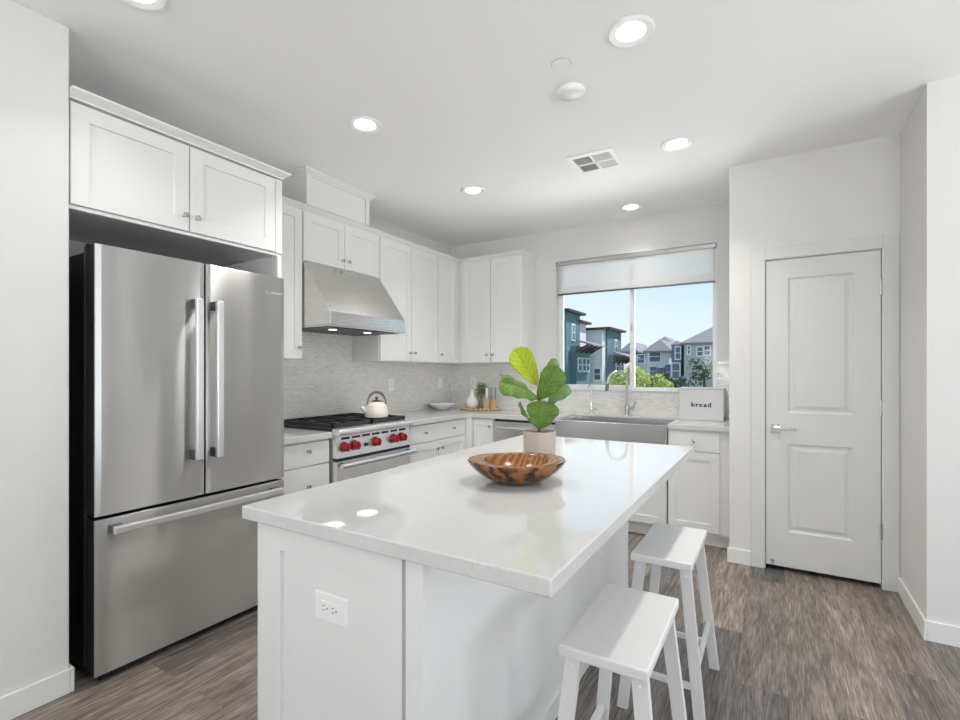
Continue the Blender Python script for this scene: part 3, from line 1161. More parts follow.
# ------------------------------------------------------------------ sink and taps
t = thing('sink', 'stainless steel apron-front sink below the window', 'sink', (-1.17, 4.2, 0.66))
SX0, SX1, SY0, SY1 = -1.625, -0.715, 3.945, 4.476
bm = NB()
zt, zb = 0.903, 0.660
w = 0.016
outer_t = [(SX0, SY0), (SX1, SY0), (SX1, SY1), (SX0, SY1)]
inner_t = [(SX0 + w, SY0 + 0.020), (SX1 - w, SY0 + 0.020), (SX1 - w, SY1 - w), (SX0 + w, SY1 - w)]
loops = []
for pts_, z in ((outer_t, zb), (outer_t, zt), (inner_t, zt), ([(x * 0.985 + (-1.17) * 0.015, y * 0.985 + 4.21 * 0.015) for x, y in inner_t], 0.685)):
    loops.append([bm.verts.new((x, y, z)) for x, y in pts_])
for p_, q_ in zip(loops, loops[1:]):
    for i in range(4):
        bm.faces.new((p_[i], p_[(i + 1) % 4], q_[(i + 1) % 4], q_[i]))
bm.faces.new(loops[0][::-1])
bm.faces.new(loops[-1])
obj('basin', bm, 'steel', t, bevel=0.004)
bm = lathe(NB(), [(0.0, 0.0), (0.045, 0.0), (0.045, 0.003), (0.030, 0.003), (0.026, 0.001), (0.0, 0.001)], (-1.17, 4.25, 0.6855), 24)
obj('drain', bm, 'chrome', t, smooth=True)

t = thing('kitchen_faucet', 'tall brushed steel gooseneck faucet behind the sink', 'faucet', (-1.165, 4.535, CT1))
fx, fy = -1.163, 4.535
pts = [(fx, fy, CT1 + 0.02), (fx, fy, 1.22)]
for k in range(1, 15):
    a = math.pi * k / 14
    cx_, r_ = 0.088, 0.088
    off = cx_ - r_ * math.cos(a)
    pts.append((fx - off * 0.86, fy - off * 0.50, 1.22 + 0.098 * math.sin(a)))
pts.append((fx - 0.18 * 0.86, fy - 0.18 * 0.5, 1.195))
bm = tube(NB(), pts, 0.0125, 16)
obj('spout', bm, 'satin', t, smooth=True)
e_ = Vector(pts[-1])
obj('spray_head', tube(NB(), [e_ + Vector((0, 0, 0.012)), e_ - Vector((0.004, 0.003, 0.03)), e_ - Vector((0.008, 0.005, 0.055))], 0.015, 16, [0.0135, 0.0165, 0.0145]), 'gunmetal', t, smooth=True)
obj('base', lathe(NB(), [(0.0, 0), (0.026, 0), (0.026, 0.006), (0.020, 0.012), (0.020, 0.10), (0.0135, 0.104), (0.0, 0.104)], (fx, fy, CT1), 20), 'satin', t, smooth=True)
bm = tube(NB(), [(fx, fy, 0.985), (fx + 0.055, fy, 0.985)], 0.014, 14)
tube(bm, [(fx + 0.050, fy, 0.985), (fx + 0.080, fy - 0.004, 1.045)], 0.006, 10)
obj('lever', bm, 'satin', t, smooth=True)

t = thing('filter_faucet', 'slim chrome filtered-water tap left of the tall faucet', 'faucet', (-1.49, 4.535, CT1))
fx = -1.500
obj('post', tube(NB(), [(fx, fy, CT1), (fx, fy, 1.165), (fx, fy, 1.175)], 0.0075, 12, [0.0095, 0.007, 0.004]), 'chrome', t, smooth=True)
bm = tube(NB(), [(fx, fy, 1.165), (fx - 0.002, fy - 0.02, 1.186), (fx - 0.004, fy - 0.045, 1.19), (fx - 0.006, fy - 0.07, 1.17)], 0.0055, 10)
obj('spout', bm, 'chrome', t, smooth=True)
obj('lever', tube(NB(), [(fx, fy, 0.962), (fx + 0.055, fy, 0.962)], 0.006, 10), 'chrome', t, smooth=True)
obj('base', lathe(NB(), [(0.0, 0), (0.018, 0), (0.018, 0.004), (0.012, 0.010), (0.012, 0.06), (0.0, 0.06)], (fx, fy, CT1), 16), 'chrome', t, smooth=True)

# ------------------------------------------------------------------ range
t = thing('gas_range', 'stainless steel gas range with five red knobs under the hood', 'range', (LX, 2.675, 0))
ry0, ry1 = 2.292, 3.058
obj('body', box(LX + 0.01, -2.545, ry0, ry1, 0.10, 0.900), 'steel', t)
obj('cooktop', box(LX + 0.01, -2.545, ry0, ry1, 0.900, 0.930), 'cast', t, bevel=0.004)
# bullnose
bm = NB()
prof = [(-2.545, 0.892), (-2.500, 0.884), (-2.478, 0.888), (-2.468, 0.900), (-2.468, 0.916), (-2.478, 0.930), (-2.545, 0.934)]
lo = [bm.verts.new((x, ry0 - 0.003, z)) for x, z in prof]
hi = [bm.verts.new((x, ry1 + 0.003, z)) for x, z in prof]
bm.faces.new(lo)
bm.faces.new(hi[::-1])
for i in range(len(prof)):
    j = (i + 1) % len(prof)
    bm.faces.new((lo[i], lo[j], hi[j], hi[i]))
obj('bullnose', bm, 'handle', t, bevel=0.002)
# control panel, slightly sloped, with slots
bm = NB()
prof = [(-2.546, 0.884), (-2.512, 0.884), (-2.500, 0.735), (-2.546, 0.735)]
lo = [bm.verts.new((x, ry0 + 0.004, z)) for x, z in prof]
hi = [bm.verts.new((x, ry1 - 0.004, z)) for x, z in prof]
bm.faces.new(lo)
bm.faces.new(hi[::-1])
for i in range(4):
    j = (i + 1) % 4
    bm.faces.new((lo[i], lo[j], hi[j], hi[i]))
cp = obj('control_panel', bm, 'handle', t)
bm = NB()
for k in range(7):
    yy = ry0 + 0.045 + k * 0.0985
    bx(bm, -2.514, -2.508, yy, yy + 0.075, 0.856, 0.872)
obj('vent_slots', bm, 'dark', cp)
for yy in (2.352, 2.447, 2.655, 2.852, 2.945):
    bz_ = lathe(NB(), [(0.0, 0), (0.034, 0), (0.036, 0.004), (0.034, 0.010), (0.022, 0.012), (0.0, 0.012)], (-2.506, yy, 0.808), 24, 'x')
    k1 = obj('knob_bezel', bz_, 'gunmetal', t, smooth=True)
    kb = lathe(NB(), [(0.0, 0.012), (0.031, 0.012), (0.031, 0.020), (0.027, 0.044), (0.024, 0.048), (0.0, 0.048)], (-2.506, yy, 0.808), 24, 'x')
    bx(kb, -2.462, -2.450, yy - 0.006, yy + 0.006, 0.783, 0.833)
    obj('knob', kb, 'red', k1, smooth=True)
obj('oven_button', lathe(NB(), [(0.0, 0), (0.012, 0), (0.012, 0.018), (0.0, 0.020)], (-2.506, 2.560, 0.800), 16, 'x'), 'black', t, smooth=True)
obj('burner_light', lathe(NB(), [(0.0, 0), (0.005, 0), (0.005, 0.004), (0.0, 0.004)], (-2.510, 2.655, 0.862), 10, 'x'), 'chrome', t, smooth=True)
obj('gap_strip', box(-2.546, -2.515, ry0 + 0.006, ry1 - 0.006, 0.712, 0.734), 'dark', t)
od = obj('oven_door', box(-2.546, -2.505, ry0 + 0.006, ry1 - 0.006, 0.150, 0.710), 'handle', t, bevel=0.004)
obj('oven_window', box(-2.506, -2.503, ry0 + 0.15, ry1 - 0.15, 0.30, 0.585), 'oven_glass', od)
bm = tube(NB(), [(-2.452, ry0 - 0.004, 0.688), (-2.452, ry1 + 0.004, 0.688)], 0.0165, 18)
obj('handle', bm, 'handle', od, smooth=True)
for yy in (ry0 + 0.035, ry1 - 0.035):
    bm = tube(NB(), [(-2.452, yy, 0.688), (-2.505, yy, 0.688)], 0.015, 14)
    obj('handle_post', bm, 'gunmetal', od, smooth=True)
obj('side_trim', box(-2.546, -2.512, ry1 - 0.004, ry1 + 0.003, 0.15, 0.884), 'gunmetal', t)
obj('kick_plate', box(-2.60, -2.59, ry0, ry1, 0, 0.10), 'gunmetal', t)
# grates and burners: two wide cast-iron grates
for g0, g1 in ((ry0 + 0.006, 2.671), (2.679, ry1 - 0.006)):
    bm = NB()
    gx0, gx1 = LX + 0.04, -2.553
    for xx in (gx0, gx1 - 0.014, (gx0 + gx1) / 2 - 0.007):
        bx(bm, xx, xx + 0.014, g0, g1, 0.936, 0.962)
    for yy in (g0, g1 - 0.014):
        bx(bm, gx0, gx1, yy, yy + 0.014, 0.936, 0.962)
    gy = (g0 + g1) / 2
    for q in (0.27, 0.73):
        qx = gx0 + (gx1 - gx0) * q
        for sx_, sy_ in ((1, 0), (-1, 0), (0, 1), (0, -1)):
            if sx_:
                xa, xb = sorted((qx + sx_ * 0.035, qx + sx_ * 0.142))
                bx(bm, xa, xb, gy - 0.005, gy + 0.005, 0.944, 0.962)
            else:
                ya, yb = sorted((gy + sy_ * 0.035, gy + sy_ * (g1 - g0) * 0.48))
                bx(bm, qx - 0.005, qx + 0.005, ya, yb, 0.944, 0.962)
    for xx in (gx0, gx1 - 0.014):
        for yy in (g0, g1 - 0.014):
            bx(bm, xx, xx + 0.014, yy, yy + 0.014, 0.930, 0.936)
    obj('grate', bm, 'cast', t, bevel=0.0015)
    for q in (0.27, 0.73):
        qx = gx0 + (gx1 - gx0) * q
        bn = lathe(NB(), [(0.0, 0), (0.055, 0), (0.055, 0.006), (0.030, 0.010), (0.032, 0.014), (0.040, 0.015), (0.040, 0.021), (0.0, 0.023)], (qx, gy, 0.930), 24)
        bo = obj('burner', bn, 'cast', t, smooth=True)
        obj('burner_ring', lathe(NB(), [(0.045, 0), (0.050, 0.0), (0.050, 0.011), (0.045, 0.011)], (qx, gy, 0.9305), 24, hollow=True), 'gunmetal', bo, smooth=True)

# kettle
kx, ky, kz = -2.662, 2.842, 0.962
t = thing('kettle', 'cream enamel tea kettle with a dark arched handle on the range', 'kettle', (kx, ky, kz))
prof = [(0.0, 0), (0.078, 0), (0.088, 0.004), (0.092, 0.022), (0.090, 0.050), (0.080, 0.086), (0.060, 0.112), (0.040, 0.122), (0.0, 0.122)]
obj('body', lathe(NB(), prof, (kx, ky, kz), 36), 'enamel', t, smooth=True)
bm = lathe(NB(), [(0.0, 0.122), (0.041, 0.122), (0.041, 0.126), (0.020, 0.134), (0.006, 0.136), (0.006, 0.142), (0.013, 0.148), (0.013, 0.158), (0.0, 0.162)], (kx, ky, kz), 24)
obj('lid', bm, 'gunmetal', t, smooth=True)
# the spout points to the left of the picture, towards the fridge
sd = Vector((-0.62, -0.78, 0)).normalized()
c_ = Vector((kx, ky, kz))
bm = tube(NB(), [c_ + sd * 0.070 + Vector((0, 0, 0.045)), c_ + sd * 0.095 + Vector((0, 0, 0.060)), c_ + sd * 0.118 + Vector((0, 0, 0.082))], 0.02, 14, [0.026, 0.020, 0.015])
obj('spout', bm, 'enamel', t, smooth=True)
ha = [c_ + sd * (0.072 * math.cos(a)) + Vector((0, 0, 0.100 + 0.098 * math.sin(a))) for a in [math.pi * k / 16 for k in range(17)]]
obj('handle', tube(NB(), ha, 0.008, 12, [0.006] * 4 + [0.010] * 9 + [0.006] * 4), 'darkmetal', t, smooth=True)

# ------------------------------------------------------------------ refrigerator
t = thing('refrigerator', 'large stainless steel french-door refrigerator with a freezer drawer', 'refrigerator', (-2.8, 1.36, 0))
fy0, fy1 = 0.909, 1.828
obj('case', box(-3.12, -2.535, fy0 + 0.006, fy1 - 0.006, 0.03, 1.835), 'black', t, bevel=0.004)
bm = NB()


def fdoor(y0, y1, z0, z1):
    """door slab with a gently bowed front"""
    bm = NB()
    N = 20
    fr, bk = [], []
    x0, x1 = -2.440, -2.4275
    for i in range(N + 1):
        u = i / N
        y = y0 + (y1 - y0) * u
        e = min(u, 1 - u) * (y1 - y0)
        r = 0.003
        dx = 0 if e > r else -(r - math.sqrt(max(0, r * r - (r - e) ** 2)))
        x = x1 + dx
        fr.append((x, y))
    pts = [(x0, y0)] + fr + [(x0, y1)]
    prism(bm, pts, z0, z1)
    return bm


for a, b_, hy, nm in ((fy0, 1.3665, 1.311, 'l'), (1.3735, fy1, 1.411, 'r')):
    d = obj('door', fdoor(a, b_, 0.710, 1.858), 'fridge', t, bevel=0.002)
    obj('door_liner', box(-2.520, -2.4405, a + 0.001, b_ - 0.001, 0.712, 1.856), 'black', d)
    hx0, hx1 = -2.385, -2.360
    bm = box(hx0, hx1, hy - 0.017, hy + 0.017, 0.893, 1.672)
    h = obj('handle', bm, 'handle', d, bevel=0.005)
    for zz_ in (0.895, 1.625):
        obj('handle_mount', box(-2.4275, hx0 + 0.004, hy - 0.0165, hy + 0.0165, zz_, zz_ + 0.045), 'gunmetal', h, bevel=0.002)
    if nm == 'r':
        # the maker's mark: a small ring and illegible raised letters near the top right corner
        bm = lathe(NB(), [(0.006, 0), (0.009, 0), (0.009, 0.0012), (0.006, 0.0012)], (-2.4275, 1.716, 1.763), 20, 'x', hollow=True)
        bx(bm, -2.4275, -2.4265, 1.712, 1.720, 1.7622, 1.7640)
        obj('badge_ring', bm, 'handle', d)
        obj('badge_bar', box(-2.4275, -2.4262, 1.740, 1.814, 1.759, 1.769), 'handle', d)
d = obj('freezer_drawer', fdoor(fy0, fy1, 0.040, 0.695), 'fridge', t, bevel=0.002)
obj('drawer_liner', box(-2.520, -2.4405, fy0 + 0.001, fy1 - 0.001, 0.042, 0.693), 'black', d)
h = obj('handle', box(-2.385, -2.360, 0.955, 1.776, 0.636, 0.668), 'handle', d, bevel=0.005)
for yy in (0.957, 1.731):
    obj('handle_mount', box(-2.4275, -2.381, yy, yy + 0.043, 0.637, 0.667), 'gunmetal', h, bevel=0.002)
bm = box(-2.5345, -2.521, fy0 + 0.002, fy1 - 0.002, 0.697, 0.709)
bx(bm, -2.534, -2.521, 1.3675, 1.3725, 0.712, 1.850)
obj('gasket', bm, 'black', t)
obj('side_trim', box(-2.5345, -2.5215, fy0 + 0.0005, fy0 + 0.0055, 0.06, 1.855), 'satin', t)
obj('hinge_cover', box(-2.545, -2.522, fy0 + 0.01, fy0 + 0.07, 1.836, 1.870), 'black', t)
obj('hinge_cover', box(-2.545, -2.522, fy1 - 0.07, fy1 - 0.01, 1.836, 1.870), 'black', t)
bm = box(-3.05, -2.521, fy0 + 0.02, fy1 - 0.02, 0.012, 0.055)
for yy in (fy0 + 0.03, fy1 - 0.08):
    bx(bm, -2.52, -2.47, yy, yy + 0.05, 0.0, 0.038)
obj('base_grille', bm, 'black', t)

# ------------------------------------------------------------------ island
IX0, IX1, IY0, IY1 = -1.386, -0.376, 0.892, 2.850
t = thing('kitchen_island', 'white panelled kitchen island base in the middle of the room', 'island', (-1.0, 1.87, 0))
obj('body', box(-1.345, -0.735, 0.955, 2.800, 0.0, CT0), 'cab', t)
f = fmap('Y', 0.955)
bm = rings(NB(), -1.362, -0.792, 0.0, CT0, [(0, 0), (0, 0.025)], f)
bm.free()
# end panel with a recessed field
bm = NB()
x0_, x1_ = -1.362, -0.788
bx(bm, x0_, -1.254, 0.930, 0.955, 0, CT0)
bx(bm, -0.868, x1_, 0.930, 0.955, 0, CT0)
bx(bm, -1.254, -0.868, 0.930, 0.955, 0.792, CT0)
bx(bm, -1.254, -0.868, 0.930, 0.955, 0, 0.11)
bx(bm, -1.254, -0.868, 0.944, 0.955, 0.11, 0.792)
ep = obj('end_panel', bm, 'cab', t)
obj('corner_post', box(-0.776, -0.722, 0.930, 0.955, 0, CT0), 'cab', t)
obj('seating_side_panel', box(-0.735, -0.722, 0.955, 2.800, 0, CT0), 'cab', t)
obj('far_post', box(-0.735, -0.716, 2.800, 2.818, 0, CT0), 'cab', t)
obj('base_trim', box(-0.722, -0.711, 0.955, 2.800, 0, 0.085), 'trim', t, bevel=0.003)
for k in range(4):
    a0 = 0.965 + k * 0.458
    shaker(t, 'N', -1.345, a0, a0 + 0.450, 0.115, 0.862)
o = obj('countertop', box(IX0, IX1, IY0, IY1, CT0 + 0.0005, CT1), 'quartz', bevel=0.004)
tag(recentre(o), 'long polished white quartz countertop of the island', 'countertop')


# outlets and switches
def outlet(label, cat, face, p, a, z, horiz=False, rocker=False):
    f = fmap(face, p)
    w_, h_ = (0.127, 0.078) if horiz else (0.076, 0.122)
    t = thing('wall_outlet', label, cat, f(a, z, 0))
    obj('cover_plate', rings(NB(), a - w_ / 2, a + w_ / 2, z - h_ / 2, z + h_ / 2, [(0, 0.0), (0, 0.003), (0.003, 0.006)], f), 'plastic', t)
    if rocker:
        obj('rocker', rings(NB(), a - 0.016, a + 0.016, z - 0.033, z + 0.033, [(0, 0.006), (0, 0.008), (0.002, 0.0095)], f), 'plastic', t)
        return t
    if horiz:
        rc = rings(NB(), a - 0.036, a + 0.036, z - 0.018, z + 0.018, [(0, 0.006), (0.001, 0.0085)], f)
    else:
        rc = rings(NB(), a - 0.018, a + 0.018, z - 0.036, z + 0.036, [(0, 0.006), (0.001, 0.0085)], f)
    rcp = obj('receptacle', rc, 'plastic', t)
    bm = NB()
    for s_ in (-1, 1):
        for (da, dz_, wa, wz) in ((-0.006, 0.006, 0.0022, 0.0075), (0.006, 0.006, 0.0022, 0.0062), (0, -0.007, 0.0045, 0.0045)):
            if horiz:
                ca, cz_, ww, hh = a + s_ * 0.018 + dz_ * -1.0, z + da, wz, wa
                ww, hh = (wz, wa) if wa != wz else (wz, wz)
            else:
                ca, cz_, ww, hh = a + da, z + s_ * 0.018 + dz_, wa, wz
            rings(bm, ca - ww / 2, ca + ww / 2, cz_ - hh / 2, cz_ + hh / 2, [(0, 0.0080), (0, 0.0088)], f)
    obj('slots', bm, 'black', rcp)
    return t


outlet('white horizontal duplex outlet on the end of the island', 'outlet', 'Y', 0.944, -1.050, 0.665, horiz=True)
outlet('white outlet plate on the mosaic just right of the kettle', 'outlet', 'X', LX + 0.008, 3.575, 1.190)
outlet('white switch plate on the mosaic above the shallow white bowl', 'switch', 'X', LX + 0.008, 4.375, 1.190, rocker=True)
outlet('white outlet plate on the mosaic behind the small white vase', 'outlet', 'Y', BY_ - 0.008, -2.865, 1.190)


# ------------------------------------------------------------------ stools
def stool(x0, x1, y0, y1, label):
    cx, cy = (x0 + x1) / 2, (y0 + y1) / 2
    t = thing('bar_stool', label, 'stool', (cx, cy, 0), 'white wooden bar stools at the island')
    zt = 0.612
    # slightly dished seat
    bm = NB()
    N = 12
    top, bot = [], []
    for i in range(N + 1):
        u = i / N
        y = y0 + (y1 - y0) * u
        d = 0.003 * (1 - (2 * u - 1) ** 2)
        top.append([bm.verts.new((x, y, zt - d)) for x in (x0, x1)])
        bot.append([bm.verts.new((x, y, zt - 0.030)) for x in (x0, x1)])
    for i in range(N):
        bm.faces.new((top[i][0], top[i][1], top[i + 1][1], top[i + 1][0]))
        bm.faces.new((bot[i][1], bot[i][0], bot[i + 1][0], bot[i + 1][1]))
        bm.faces.new((top[i][0], top[i + 1][0], bot[i + 1][0], bot[i][0]))
        bm.faces.new((top[i + 1][1], top[i][1], bot[i][1], bot[i + 1][1]))
    bm.faces.new((top[0][1], top[0][0], bot[0][0], bot[0][1]))
    bm.faces.new((top[N][0], top[N][1], bot[N][1], bot[N][0]))
    obj('seat', bm, 'stoolpaint', t, bevel=0.005)
    legs = {}
    for sx_ in (-1, 1):
        for sy_ in (-1, 1):
            tp = Vector((cx + sx_ * ((x1 - x0) / 2 - 0.030), cy + sy_ * ((y1 - y0) / 2 - 0.045), zt - 0.031))
            bt = Vector((cx + sx_ * ((x1 - x0) / 2 + 0.030), cy + sy_ * ((y1 - y0) / 2 + 0.002), 0.0))
            legs[sx_, sy_] = (tp, bt)
            obj('leg', beam(NB(), bt, tp, 0.040, 0.022, (1, 0, 0)), 'stoolpaint', t, bevel=0.002)

    def at(k, z):
        tp, bt = legs[k]
        return bt + (tp - bt) * (z / tp.z)
    for sy_ in (-1, 1):
        obj('stretcher', beam(NB(), at((-1, sy_), 0.155 if sy_ < 0 else 0.115), at((1, sy_), 0.155 if sy_ < 0 else 0.115), 0.022, 0.016, (0, 0, 1)), 'stoolpaint', t, bevel=0.002)
    for sx_ in (-1, 1):
        obj('stretcher', beam(NB(), at((sx_, -1), 0.205), at((sx_, 1), 0.205), 0.030, 0.016, (0, 0, 1)), 'stoolpaint', t, bevel=0.002)
    bm = NB()
    for k in legs:
        q = at(k, 0.55) + Vector((0, k[1] * 0.012, 0))
        lathe(bm, [(0.0, 0), (0.004, 0), (0.004, 0.002 * k[1]), (0.0, 0.003 * k[1])], q, 10, 'y')
    obj('screw_heads', bm, 'plastic', t)
    return t


stool(-0.484, -0.256, 1.192, 1.628, 'white wooden bar stool nearest the camera, half under the island overhang')
stool(-0.484, -0.260, 1.938, 2.392, 'white wooden bar stool farther away, toward the sink end of the island')

# ------------------------------------------------------------------ things on the island
# wooden bowl, slightly irregular
bcx, bcy, bz0 = -0.822, 1.618, CT1
t = thing('wooden_bowl', 'polished dark wooden bowl on the island in front of the plant', 'bowl', (bcx, bcy, bz0))
SEG = 64


def blob(a, k):
    return 1 + 0.020 * math.sin(2 * a + 0.6) * k + 0.012 * math.sin(3 * a + 1.9) * k + 0.006 * math.sin(7 * a) * k


def bowl_surface(prof, closed_first, closed_last):
    bm = NB()
    rs_ = []
    ca, sa = math.cos(R(31)), math.sin(R(31))
    for r, h, k, *e in prof:
        e = e[0] if e else 0.93
        if r == 0:
            rs_.append([bm.verts.new((bcx, bcy, bz0 + h))])
            continue
        ring = []
        for i in range(SEG):
            a = 2 * math.pi * i / SEG
            rr = r * blob(a, k)
            u, v = rr * math.cos(a), rr * math.sin(a) * e
            ring.append(bm.verts.new((bcx + u * ca - v * sa, bcy + u * sa + v * ca, bz0 + h + 0.003 * k * math.sin(2 * a + 1))))
        rs_.append(ring)
    for a, b_ in zip(rs_, rs_[1:]):
        for i in range(SEG):
            j = (i + 1) % SEG
            if len(a) == 1:
                bm.faces.new((a[0], b_[i], b_[j]))
            elif len(b_) == 1:
                bm.faces.new((a[i], a[j], b_[0]))
            else:
                bm.faces.new((a[i], a[j], b_[j], b_[i]))
    return bm


obj('outer_shell', bowl_surface([(0, 0.0, 0), (0.072, 0.0, 0.2), (0.078, 0.002, 0.3), (0.120, 0.020, 0.6), (0.156, 0.046, 1), (0.176, 0.068, 1), (0.180, 0.077, 1), (0.176, 0.082, 1)], 1, 0), 'teak', t, smooth=True)
obj('rim', bowl_surface([(0.1765, 0.0818, 1), (0.172, 0.0830, 1), (0.124, 0.0815, 0.6, 1.10), (0.118, 0.0780, 0.6, 1.10)], 0, 0), 'teak_rim', t, smooth=True)
obj('hollow', bowl_surface([(0.1182, 0.0782, 0.6, 1.10), (0.108, 0.055, 0.6, 1.08), (0.085, 0.032, 0.8), (0.050, 0.021, 0.4), (0, 0.018, 0)], 0, 1), 'teak_in', t, smooth=True)

# fiddle-leaf fig
fcx, fcy = -0.888, 1.976
t = thing('potted_fiddle_leaf_fig', 'potted plant with broad green leaves in a pale ceramic pot, behind the wooden bowl', 'plant', (fcx, fcy, CT1))
prof = [(0.0, 0), (0.064, 0), (0.068, 0.004), (0.0725, 0.142), (0.0735, 0.146), (0.0675, 0.146), (0.0655, 0.125), (0.0, 0.125)]
obj('pot', lathe(NB(), prof, (fcx, fcy, CT1), 40), 'pot', t, smooth=True)
obj('soil', lathe(NB(), [(0.0, 0.1255), (0.0650, 0.1255), (0.0650, 0.134), (0.030, 0.138), (0.0, 0.137)], (fcx, fcy, CT1), 24), 'soil', t, smooth=True)
fwd = Vector((-0.5175, 0.8557, 0))
rgt = Vector((0.8557, 0.5175, 0))
PD = 2.15


def P(u, v, dd=0.0):
    """a point of the plant: u, v measured on the plant's own upright plane (4.4 mm units), dd = depth"""
    s = PD / 487.5
    return Vector((fcx, fcy, 0)) + rgt * (u - 539.5) * s + fwd * dd + Vector((0, 0, 1.323 - (v - 371) * s))


bm = tube(NB(), [P(539.5, 436), P(539, 425), P(540, 405, 0.005), P(540, 385, 0.0), P(541, 372, 0.0)], 0.004, 10, [0.0055, 0.005, 0.0045, 0.0035, 0.002])
stem = obj('stem', bm, 'stem', t, smooth=True)


def leaf(base, tip, width, facing, bend, cup, mt, root, wave=0.004, ph=0.0):
    base, tip, root = Vector(base), Vector(tip), Vector(root)
    ax = tip - base
    L = ax.length
    ax.normalize()
    nrm = Vector(facing)
    nrm = (nrm - ax * nrm.dot(ax)).normalized()
    sd_ = ax.cross(nrm).normalized()
    bm = NB()
    uvl = bm.loops.layers.uv.new('UVMap')
    NT, NW = 22, 10
    keys = [(0, 0.05), (0.08, 0.30), (0.2, 0.52), (0.35, 0.68), (0.5, 0.84), (0.65, 0.97), (0.78, 1.0), (0.88, 0.88), (0.95, 0.62), (1.0, 0.12)]

    def wd(s_):
        for (a, wa), (b2, wb_) in zip(keys, keys[1:]):
            if s_ <= b2:
                q = (s_ - a) / (b2 - a)
                q = q * q * (3 - 2 * q) * 0.5 + q * 0.5
                return wa + (wb_ - wa) * q
        return 0.1
    grid = []
    for i in range(NT + 1):
        s_ = i / NT
        row = []
        for j in range(NW + 1):
            w_ = j / NW * 2 - 1
            hw = width / 2 * wd(s_)
            n_ = bend * math.sin(math.pi * s_) + cup * (abs(w_) ** 1.6) * wd(s_) + wave * math.sin(s_ * 17 + ph + (0 if w_ > 0 else 1.7)) * abs(w_) ** 2
            row.append((bm.verts.new(base + ax * (L * s_) + sd_ * (w_ * hw) + nrm * n_), (0.5 + w_ / 2, s_)))
        grid.append(row)
    for i in range(NT):
        for j in range(NW):
            q = [grid[i][j], grid[i][j + 1], grid[i + 1][j + 1], grid[i + 1][j]]
            fc = bm.faces.new([v[0] for v in q])
            for lp, v in zip(fc.loops, q):
                lp[uvl].uv = v[1]
    # petiole
    me_start = root
    tube(bm, [me_start, (root + base) / 2 + Vector((0, 0, -0.003)), base], 0.0025, 8, [0.003, 0.0025, 0.002])
    o = obj('leaf', bm, mt, t, smooth=True)
    o.modifiers.clear()
    md = o.modifiers.new('thick', 'SOLIDIFY')
    md.thickness = 0.0009
    md.offset = 0
    return o


back = -fwd   # towards the camera
leaf(P(537, 385), P(514.5, 349, -0.01), 0.108, back + Vector((0, 0, 0.15)), 0.008, 0.016, 'leaf_young', P(539.5, 392), ph=0.5)
leaf(P(538.5, 400, 0.01), P(558, 367, -0.02), 0.112, back + Vector((0.2, 0.1, 0.35)), 0.012, 0.014, 'leaf', P(540, 405, 0.005), ph=2)
leaf(P(537, 399, 0.0), P(499, 382, -0.03), 0.118, back + Vector((0.1, 0, 1.1)), 0.016, -0.010, 'leaf', P(540, 402, 0.005), wave=0.006, ph=1)
leaf(P(538, 428, -0.045), P(542.0, 400, -0.06), 0.140, back + Vector((0, 0, 0.20)), 0.006, 0.018, 'leaf', P(539, 431), wave=0.005, ph=3)
leaf(P(547, 406, 0.015), P(569, 386, 0.0), 0.080, back + Vector((-0.2, 0, 1.0)), 0.012, -0.008, 'leaf_dark', P(540, 410, 0.004), ph=1.3)
leaf(P(542, 379, 0.04), P(559, 359, 0.06), 0.050, Vector((0.9, -0.1, 0.8)), 0.010, 0.010, 'leaf_dark', P(540, 388, 0.0), ph=0.2)
leaf(P(537, 426, 0.02), P(521, 402, 0.035), 0.060, Vector((-1.0, -0.3, 0.5)), 0.008, 0.012, 'leaf_dark', P(539, 428), ph=4)
leaf(P(532, 392, 0.045), P(499, 374, 0.03), 0.060, Vector((0.1, -0.5, 1.2)), 0.012, -0.008, 'leaf_dark', P(539, 398, 0.0), wave=0.006, ph=2.2)
leaf(P(543, 400, 0.05), P(556, 383, 0.085), 0.070, Vector((0.3, -0.9, 0.8)), 0.008, 0.008, 'leaf', P(540, 404, 0.0), ph=5)

# ------------------------------------------------------------------ things on the back counter
# shallow white bowl
o = obj('shallow_bowl', lathe(NB(), [(0.0, 0.0), (0.040, 0.0), (0.046, 0.004), (0.095, 0.028), (0.148, 0.062), (0.151, 0.064), (0.147, 0.066), (0.092, 0.034), (0.045, 0.011), (0.0, 0.009)], (-3.000, 4.190, CT1), 40), 'ceramic', smooth=True)
tag(recentre(o), 'wide shallow white bowl on the corner of the counter', 'bowl')
# tray of wooden rounds
tx, ty = -2.665, 4.415
t = thing('wooden_tray', 'scalloped pale wooden tray in the counter corner under the vase', 'tray', (tx, ty, CT1))
bm = lathe(NB(), [(0.0, 0.0), (0.195, 0.0), (0.200, 0.004), (0.200, 0.012), (0.0, 0.012)], (tx, ty, CT1), 40, sy=0.62)
obj('tray_base', bm, 'pine', t, smooth=True)
bm = NB()
for k in range(26):
    a = 2 * math.pi * k / 26
    lathe(bm, [(0.0, 0), (0.018, 0.002), (0.023, 0.011), (0.018, 0.021), (0.0, 0.023)], (tx + 0.208 * math.cos(a), ty + 0.132 * math.sin(a), CT1), 12)
obj('bead_rim', bm, 'pine', t, smooth=True)
TZ = CT1 + 0.0125
o = obj('vase', lathe(NB(), [(0.0, 0), (0.038, 0), (0.058, 0.018), (0.066, 0.055), (0.060, 0.092), (0.036, 0.125), (0.021, 0.146), (0.018, 0.186), (0.024, 0.200), (0.018, 0.200), (0.012, 0.180), (0.0, 0.178)], (-2.762, 4.400, TZ), 32), 'ceramic', smooth=True)
tag(recentre(o), 'small white bottle vase on the wooden tray', 'vase')
